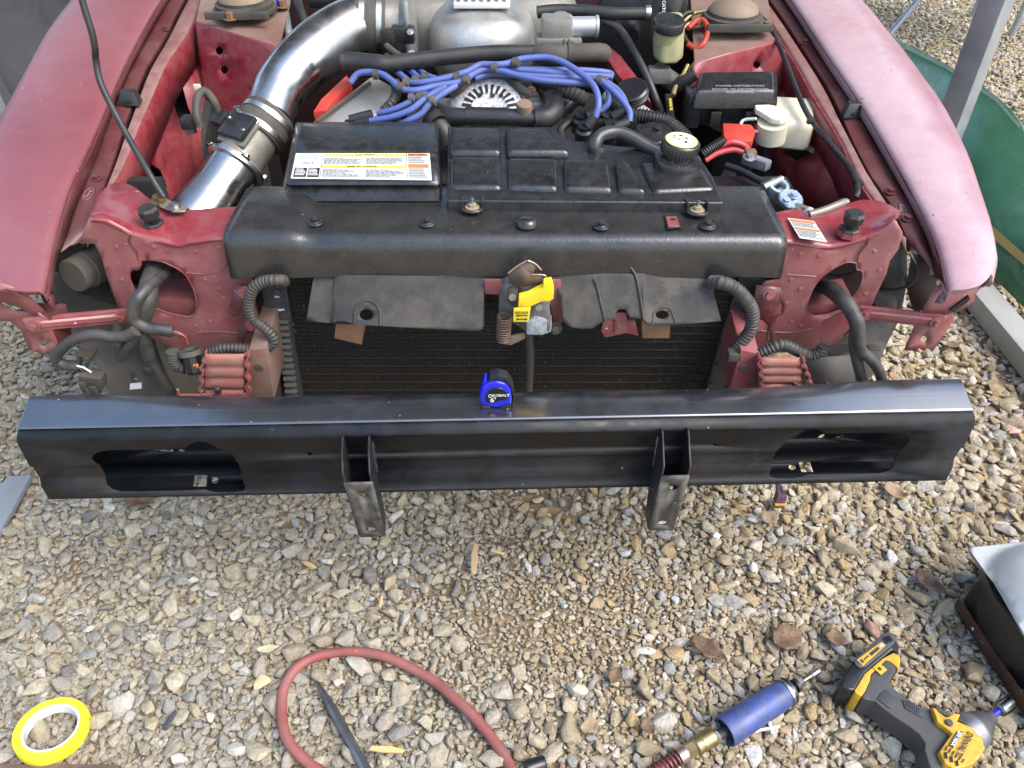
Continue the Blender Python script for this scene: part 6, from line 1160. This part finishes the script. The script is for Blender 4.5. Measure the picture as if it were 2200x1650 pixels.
# impact driver (lying on its side)
dr = empty('impact_driver', Wz(1960, 1510, .0), 'yellow and black cordless impact driver with a slim battery lying on the gravel', 'impact driver')
def zp(l_, z): return [Wz(x, y, z) for x, y in l_]
prism('battery', zp([(1805, 1464), (1809, 1474), (1823, 1482), (1837, 1484), (1860, 1446), (1917, 1396), (1932, 1406), (1932, 1388), (1925, 1374), (1913, 1361), (1894, 1363), (1834, 1419), (1820, 1440)], .062), (0, 0, -.052), BATT, dr, .007, 3)
bl_ = prism('battery_plate', zp([(1834, 1420), (1894, 1364), (1905, 1360), (1915, 1362), (1924, 1374), (1920, 1386), (1860, 1434), (1846, 1437), (1836, 1430)], .0625), (0, 0, .004), GREY, dr, .0025, 2)
bq = zp([(1841, 1418), (1893, 1379), (1903, 1387), (1854, 1431)], .0668); sticker('battery_label', bq, YELO, bl_, .0004); printed(bl_, bq, [(.42, .30, .78, .78, INKB), (.82, .2, .98, .8, INKG), (.05, .25, .12, .75, INKB), (.15, .4, .36, .6, INKB)], .0010)
text('battery_print', '20V', quadmap(bq)(.90, .5), bq[0] - bq[1], bq[2] - bq[1], .006, WHT, bl_, .0014)
for k in range(5): rbox('grip_ridge', Wz(1901 + 3.2 * k, 1377 - 1.5 * k + 0, .0672), (.0012, .011, .0016), BATT, bl_, .0003, rot=Matrix.Rotation(R(22), 3, 'Z'))
prism('battery_housing', zp([(1836, 1483), (1838, 1489), (1850, 1496), (1858, 1486), (1869, 1462), (1871, 1448), (1904, 1417), (1916, 1423), (1927, 1433), (1929, 1440), (1935, 1420), (1933, 1408), (1920, 1402), (1897, 1414), (1858, 1447)], .064), (0, 0, -.052), YELO, dr, .005, 3)
prism('grip', zp([(1852, 1497), (1858, 1502), (1881, 1506), (1900, 1524), (1924, 1541), (1955, 1561), (1976, 1578), (1988, 1596), (1986, 1611), (1993, 1633), (1999, 1652), (2006, 1672), (2024, 1660), (2022, 1620), (2046, 1576), (2030, 1570), (2013, 1555), (2001, 1536), (2005, 1524), (1991, 1520), (1976, 1516), (1955, 1504), (1924, 1481), (1911, 1464), (1925, 1442), (1925, 1430), (1904, 1418), (1872, 1449), (1868, 1464)], .062), (0, 0, -.046), GREY, dr, .010, 4)
prism('grip_panel', zp([(1892, 1490), (1903, 1482), (1924, 1500), (1928, 1514), (1914, 1524), (1884, 1503)], .0625), (0, 0, .0012), M('grip_panel_grey', (.035, .036, .040), .55), dr, .001); prism('grip_panel', zp([(1938, 1504), (1952, 1506), (1984, 1528), (1990, 1540), (1976, 1540), (1944, 1522)], .0625), (0, 0, .0012), MATS['grip_panel_grey'], dr, .001)
for k in range(7): rbox('grip_rib', Wz(1948 + 4.4 * k, 1511 + 3 * k, .0640), (.0010, .011, .0014), GREY, dr, .0003, rot=Matrix.Rotation(R(-20), 3, 'Z'))
md = rbox('mode_button', Wz(1890, 1437, .0645), (.016, .016, .003), YELO, dr, .001, rot=Matrix.Rotation(R(35), 3, 'Z')); lathe('button_dot', [(0, 0), (.003, 0), (.003, .0006), (0, .0006)], Wz(1890, 1437, .0661), (0, 0, 1), INKB, md, 12)
mtb = prism('motor_housing', zp([(2003, 1518), (2011, 1522), (2018, 1530), (2032, 1540), (2040, 1538), (2048, 1530), (2064, 1534), (2057, 1549), (2088, 1562), (2110, 1586), (2117, 1607), (2104, 1628), (2090, 1640), (2071, 1648), (2051, 1652), (2030, 1640), (2018, 1614), (2046, 1575), (2032, 1563), (2014, 1550)], .072), (0, 0, -.056), YELO, dr, .010, 4)
lathe('direction_button', [(0, 0), (.0055, 0), (.005, .0025), (0, .003)], Wz(2039, 1553, .0735), (0, 0, 1), GREY, mtb, 16)
mq = zp([(2052, 1575), (2094, 1580), (2088, 1618), (2040, 1604)], .0738)
p0_, p1_ = Wz(2080, 1583, .074), Wz(2064, 1613, .074); text('brand_print', 'DEWALT', p0_.lerp(p1_, .5), p1_ - p0_, Vector((1, -.1, 0)), .0115, INKB, mtb, .0006)
p0_, p1_ = Wz(2058, 1576, .074), Wz(2044, 1600, .074); prism('print_band', zp([(2057, 1571), (2070, 1572), (2048, 1608), (2038, 1600)], .0735), (0, 0, .0008), GREY, mtb); text('voltage_print', '20V MAX', p0_.lerp(p1_, .5) + Vector((.002, 0, 0)), p1_ - p0_, Vector((1, -.1, 0)), .0075, WHT, mtb, .0016)
for k in range(6):
    u = k / 5; prism('vent_slot', zp([(2036 + 36 * u - 2, 1603 + 28 * u), (2036 + 36 * u + 1.5, 1602 + 28 * u), (2032 + 36 * u + 1, 1612 + 26 * u), (2032 + 36 * u - 2.5, 1613 + 26 * u)], .0736), (0, 0, .0006), VOID, mtb)
for k in range(3): prism('vent_slot', zp([(2029 + 12 * k, 1617 + 9 * k), (2034 + 12 * k, 1615 + 9 * k), (2036 + 12 * k, 1630 + 8 * k), (2031 + 12 * k, 1630 + 8 * k)], .0736), (0, 0, .0006), VOID, mtb)
prism('trigger', zp([(2011, 1510), (2020, 1516), (2028, 1526), (2040, 1532), (2036, 1540), (2018, 1530), (2009, 1521)], .055), (0, 0, -.03), GREY, dr, .003)
na, nb = Wz(2085, 1572, .043), Wz(2122, 1545, .043); nx_ = (nb - na).normalized()
nz = lathe('gear_case', [(0, -.016), (.027, -.016), (.029, -.010), (.029, .004), (.027, .010), (.022, .016), (0, .016)], na, nx_, M('scuffed_alloy', (.33, .33, .34), .35, metal=.8, dirt=((.10, .10, .10), .6, 50)), dr, 32)
lathe('nose_boot', [(.0, .012), (.024, .012), (.023, .020), (.017, .034), (.012, .040), (.0105, .050), (0, .050)], na, nx_, GREY, nz, 28)
lathe('blue_collar', [(0, .050), (.0048, .050), (.0048, .070), (0, .070)], na, nx_, COBALT, nz, 14); lathe('socket', [(.007, .068), (.0105, .071), (.0110, .078), (.0110, .096), (.009, .097), (.009, .088), (0, .088)], na, nx_, M('socket_chrome', (.2, .2, .2), .18, metal=1), nz, 24)
# cold chisel
ca, cb = Wz(682, 1466, .014), Wz(812, 1700, .018); cx2 = (cb - ca).normalized(); cl = (cb - ca).length
ch = lathe('cold_chisel', [(0, 0), (.0028, 0), (.0062, cl * .18), (.0066, cl * .22), (.0080, cl * .25), (.0080, cl * .93), (.007, cl), (0, cl)], ca, cx2, M('dark_tool_steel', (.22, .22, .23), .28, metal=.8, dirt=((.03, .03, .032), .6, 20)), None, 8, 25)
tag(ch, 'dark octagonal steel chisel lying inside the loop of red hose', 'chisel')
# pale moulded panel on a black tub at the right
pn = empty('moulded_panel', Wz(2180, 1300, .0), 'pale grey moulded panel with a dome resting on a black tub at the right edge', 'panel')
PQ = [(2080, 1177), (2200, 1164), (2420, 1145), (2560, 1500), (2420, 1560), (2200, 1363), (2130, 1262)]
pc = Wz(2310, 1270, .14)
def pf(x, y):
    p = Wz(x, y, .125); d = ((p.x - pc.x) / .135) ** 2 + ((p.y - pc.y) / .11) ** 2; k = max(0, 1 - d); return p + Vector((0, 0, .055 * (k * k * (3 - 2 * k)) ** .55 if k > 0 else 0))
plate('sheet', PQ, [], pf, M('pale_grey_sheet', (.40, .42, .43), .42, dirt=((.28, .28, .27), .4, 10), dirt2=((.5, .5, .49), .4, 40)), pn, .003, grid=9, sharp=80)
prism('tub', zp([(2112, 1215), (2200, 1205), (2420, 1190), (2540, 1500), (2420, 1550), (2200, 1366), (2138, 1275)], .120), (0, 0, -.105), BATT, pn, .012, 3)
# brown steel channel with pins
chn = empty('steel_channel', Wz(2130, 1400, .0), 'dark brown rusty steel channel with bright pins beside the black tub', 'channel')
a, b_ = Wz(2074, 1300, .012), Wz(2260, 1580, .012); d_ = (b_ - a).normalized(); sd = Vector((d_.y, -d_.x, 0)); BRN = M('dark_brown_steel', (.055, .026, .020), .38, metal=.3, dirt=((.14, .075, .045), .5, 14))
wd = .024
prism('web', [a - sd * wd, a + sd * wd, b_ + sd * wd, b_ - sd * wd], (0, 0, .003), BRN, chn)
prism('flange', [a - sd * wd - d_ * .004, b_ - sd * wd, b_ - sd * (wd - .004), a - sd * (wd - .004) - d_ * .004], (0, 0, .026), M('dark_channel_edge', (.03, .022, .020), .45), chn, .001); prism('flange', [a + sd * wd, b_ + sd * wd, b_ + sd * (wd - .004), a + sd * (wd - .004)], (0, 0, .026), BRN, chn, .001)
for p in ((2103, 1347), (2126, 1377)): 
    o_ = Wz(p[0], p[1], .026); tube('pin', [o_ - sd * .011 + Vector((0, 0, .004)), o_ + sd * .013 - Vector((0, 0, .004))], .0050, STEEL, chn, 10, 1)
prism('pin_plate', zp([(2110, 1340), (2122, 1348), (2138, 1378), (2130, 1384), (2116, 1366)], .020), (0, 0, .004), BATT, chn, .001); rbox('clip', Wz(2138, 1352, .03), (.02, .02, .014), STEEL, chn, .004)
# boards at the left
bd = prism('grey_board', zp([(16, 1023), (67, 1020), (-60, 1250), (-160, 1250)], .022), (0, 0, -.012), M('blue_grey_laminate', (.20, .22, .25), .35, dirt=((.26, .28, .3), .3, 5)), None, .001); tag(bd, 'flat blue-grey board lying on the gravel at the left edge', 'board')
bb = prism('brown_plank', zp([(-40, 1640), (255, 1642), (250, 1700), (-40, 1700)], .018), (0, 0, -.015), M('dark_red_brown', (.10, .055, .04), .6, dirt=(DUST, .4, 20)), None, .001); tag(bb, 'dark brown plank at the bottom edge below the tape roll', 'plank')
hf = lathe('hose_fitting', [(0, 0), (.010, 0), (.012, .003), (.012, .03), (.009, .034), (0, .034)], Wz(1172, 1638, .012), (Wz(1120, 1655, .012) - Wz(1172, 1638, .012)), BATT, None, 16); tag(hf, 'short black cylindrical fitting at the bottom edge beside the red hose', 'fitting')
# ---- leaves, wood chips, odd stones
def leaf(px, py, L0, W_, rot, mat, label, curl=.4, seed=0, fold=.25):
    rn_ = random.Random(seed); L_ = L0; o_ = Wz(px, py, .018); rows = []
    for i in range(11):
        t = i / 10; wv_ = W_ * .82 * (math.sin(math.pi * min(1, t * 1.02 + .02)) ** .75) * (1 + .22 * rn_.uniform(-1, 1)) + .0006; row = []
        for j in range(7):
            s_ = j / 3 - 1; L_ = L0 * .82; x = (t - .5) * L_; y = s_ * wv_ * .5; z = fold * abs(y) + 1.8 * curl * L_ * ((t - .5) ** 2) * (.6 + .4 * s_) + rn_.uniform(-1, 1) * L_ * .03
            row.append(o_ + Matrix.Rotation(R(rot), 3, 'Z') @ Vector((x, y, z)))
        rows.append(row)
    o = loft('dry_leaf', rows, mat, None, .0005, sharp=60); tag(o, label, 'leaf', 'dry leaves on the gravel'); return o
leaf(1522, 1396, .085, .042, -38, LEAF, 'brown folded leaf between the die grinder and the hose loop, upper of the pair', .15, 1, .5)
leaf(1692, 1372, .070, .058, 20, LEAF, 'broad reddish brown leaf above the die grinder nose', .3, 2)
leaf(1322, 1452, .036, .030, 60, LEAF, 'small brown leaf scrap left of the folded brown leaf', .3, 3)
leaf(1392, 1562, .036, .024, -60, LEAF, 'dark crumpled leaf left of the brass coupler', .5, 4)
leaf(1097, 1167, .026, .022, 20, LEAF, 'small round brown leaf below the middle of the beam, upper of two', .3, 5)
leaf(1101, 1217, .022, .018, 70, LEAF, 'small round brown leaf below the middle of the beam, lower of two', .3, 6)
leaf(302, 1078, .080, .040, -8, LEAF, 'dark brown curled leaf tucked under the left end of the beam', .2, 7)
leaf(1655, 1112, .055, .040, 30, LEAF2, 'curled tan leaf below the dangling plum plug', .6, 8)
leaf(1922, 1058, .060, .045, -50, LEAF2, 'crumpled tan leaf under the right end of the beam', .7, 9)
leaf(1996, 1252, .070, .045, -55, LEAF, 'ragged brown leaf left of the pale moulded panel', .4, 10)
leaf(2090, 1272, .050, .040, 40, LEAF, 'brown leaf touching the corner of the black tub', .4, 11)
leaf(1268, 1560, .040, .032, 25, LEAF2, 'greyish leaf scrap at the bottom, left of the spring guard', .3, 12)
leaf(2048, 742, .050, .028, 10, LEAF, 'reddish leaf on the gravel beside the pale base rail', .3, 13)
leaf(2150, 598, .075, .05, 40, LEAF, 'dark leaf under the lower edge of the green glass', .4, 14)
leaf(1795, 1370, .045, .04, 70, LEAF, 'grey brown leaf scrap left of the battery of the impact driver', .4, 15)
leaf(575, 1394, .042, .018, 12, M('pale_dry_leaf', (.50, .46, .28), .7, dirt=((.3, .25, .14), .5, 30)), 'pale crinkled leaf left of the top of the hose loop', .3, 16)
def chip(px0, py0, px1, py1, w_, label, mat=WOOD):
    a, b_ = Wz(px0, py0, .018), Wz(px1, py1, .020); d = (b_ - a).normalized(); s_ = Vector((-d.y, d.x, 0))
    o = prism('wood_chip', [a - s_ * w_ * .4, a + s_ * w_ * .3 + d * .003, a.lerp(b_, .6) + s_ * w_ * .5, b_ + s_ * w_ * .15, b_ - s_ * w_ * .35 - d * .004, a.lerp(b_, .4) - s_ * w_ * .55], (0, 0, .005), mat, None, .0008, 1); tag(o, label, 'wood chip', 'wood chips on the gravel')
chip(1016, 1236, 1022, 1168, .013, 'long brown splinter of wood below the middle of the beam', M('tan_wood', (.42, .28, .15), .7, dirt=((.55, .42, .25), .5, 25)))
chip(1054, 1183, 1084, 1192, .007, 'pale yellow chip just right of the long splinter')
chip(654, 1209, 680, 1222, .009, 'pale yellow chip below the left bracket, leftmost of the chips')
chip(713, 1227, 724, 1252, .007, 'orange-brown sliver below the left bracket', MATS['tan_wood'])
chip(794, 1608, 870, 1615, .010, 'long pale wood sliver right of the chisel')
chip(815, 1310, 822, 1280, .006, 'thin tan twig above the top of the hose loop', MATS['tan_wood'])
def odd(px, py, sx, sy, sz, rot, col, label, seed):
    me = stone_mesh(seed, .9).copy(); me.materials.clear(); me.transform(Matrix.Rotation(R(rot), 4, 'Z') @ Matrix.Diagonal((sx, sy, sz, 1)))
    o = link('stone', me, M('stone_' + label.split()[0], col, .8, dirt=(tuple(min(1, c_ * 1.8) for c_ in col), .5, 120, .1), bump=(150, .002)), None); o.location = Wz(px, py, .010); tag(o, label, 'stone', 'single stones that stand out'); return o
odd(366, 1548, .022, .013, .012, 75, (.05, .052, .055), 'charcoal oblong stone right of the tape roll', 301)
odd(1540, 1150, .012, .009, .006, 70, (.80, .80, .78), 'white sharp chip of stone right of the right bracket', 302)
odd(1342, 1190, .018, .014, .011, 20, (.33, .345, .37), 'bluish stone below the right bracket', 303)
odd(1385, 1398, .024, .013, .011, -10, (.38, .40, .40), 'pale blue-grey stone above the die grinder and left of the folded leaf', 304)
odd(1622, 1222, .012, .028, .012, 10, (.40, .39, .35), 'long pale fin-shaped stone above the broad leaf', 305)
odd(2178, 925, .020, .016, .010, 10, (.50, .28, .24), 'pink triangular stone beyond the right end of the beam', 306)
odd(560, 1465, .020, .020, .013, 0, (.42, .33, .20), 'round tan stone left of the hose loop', 307)
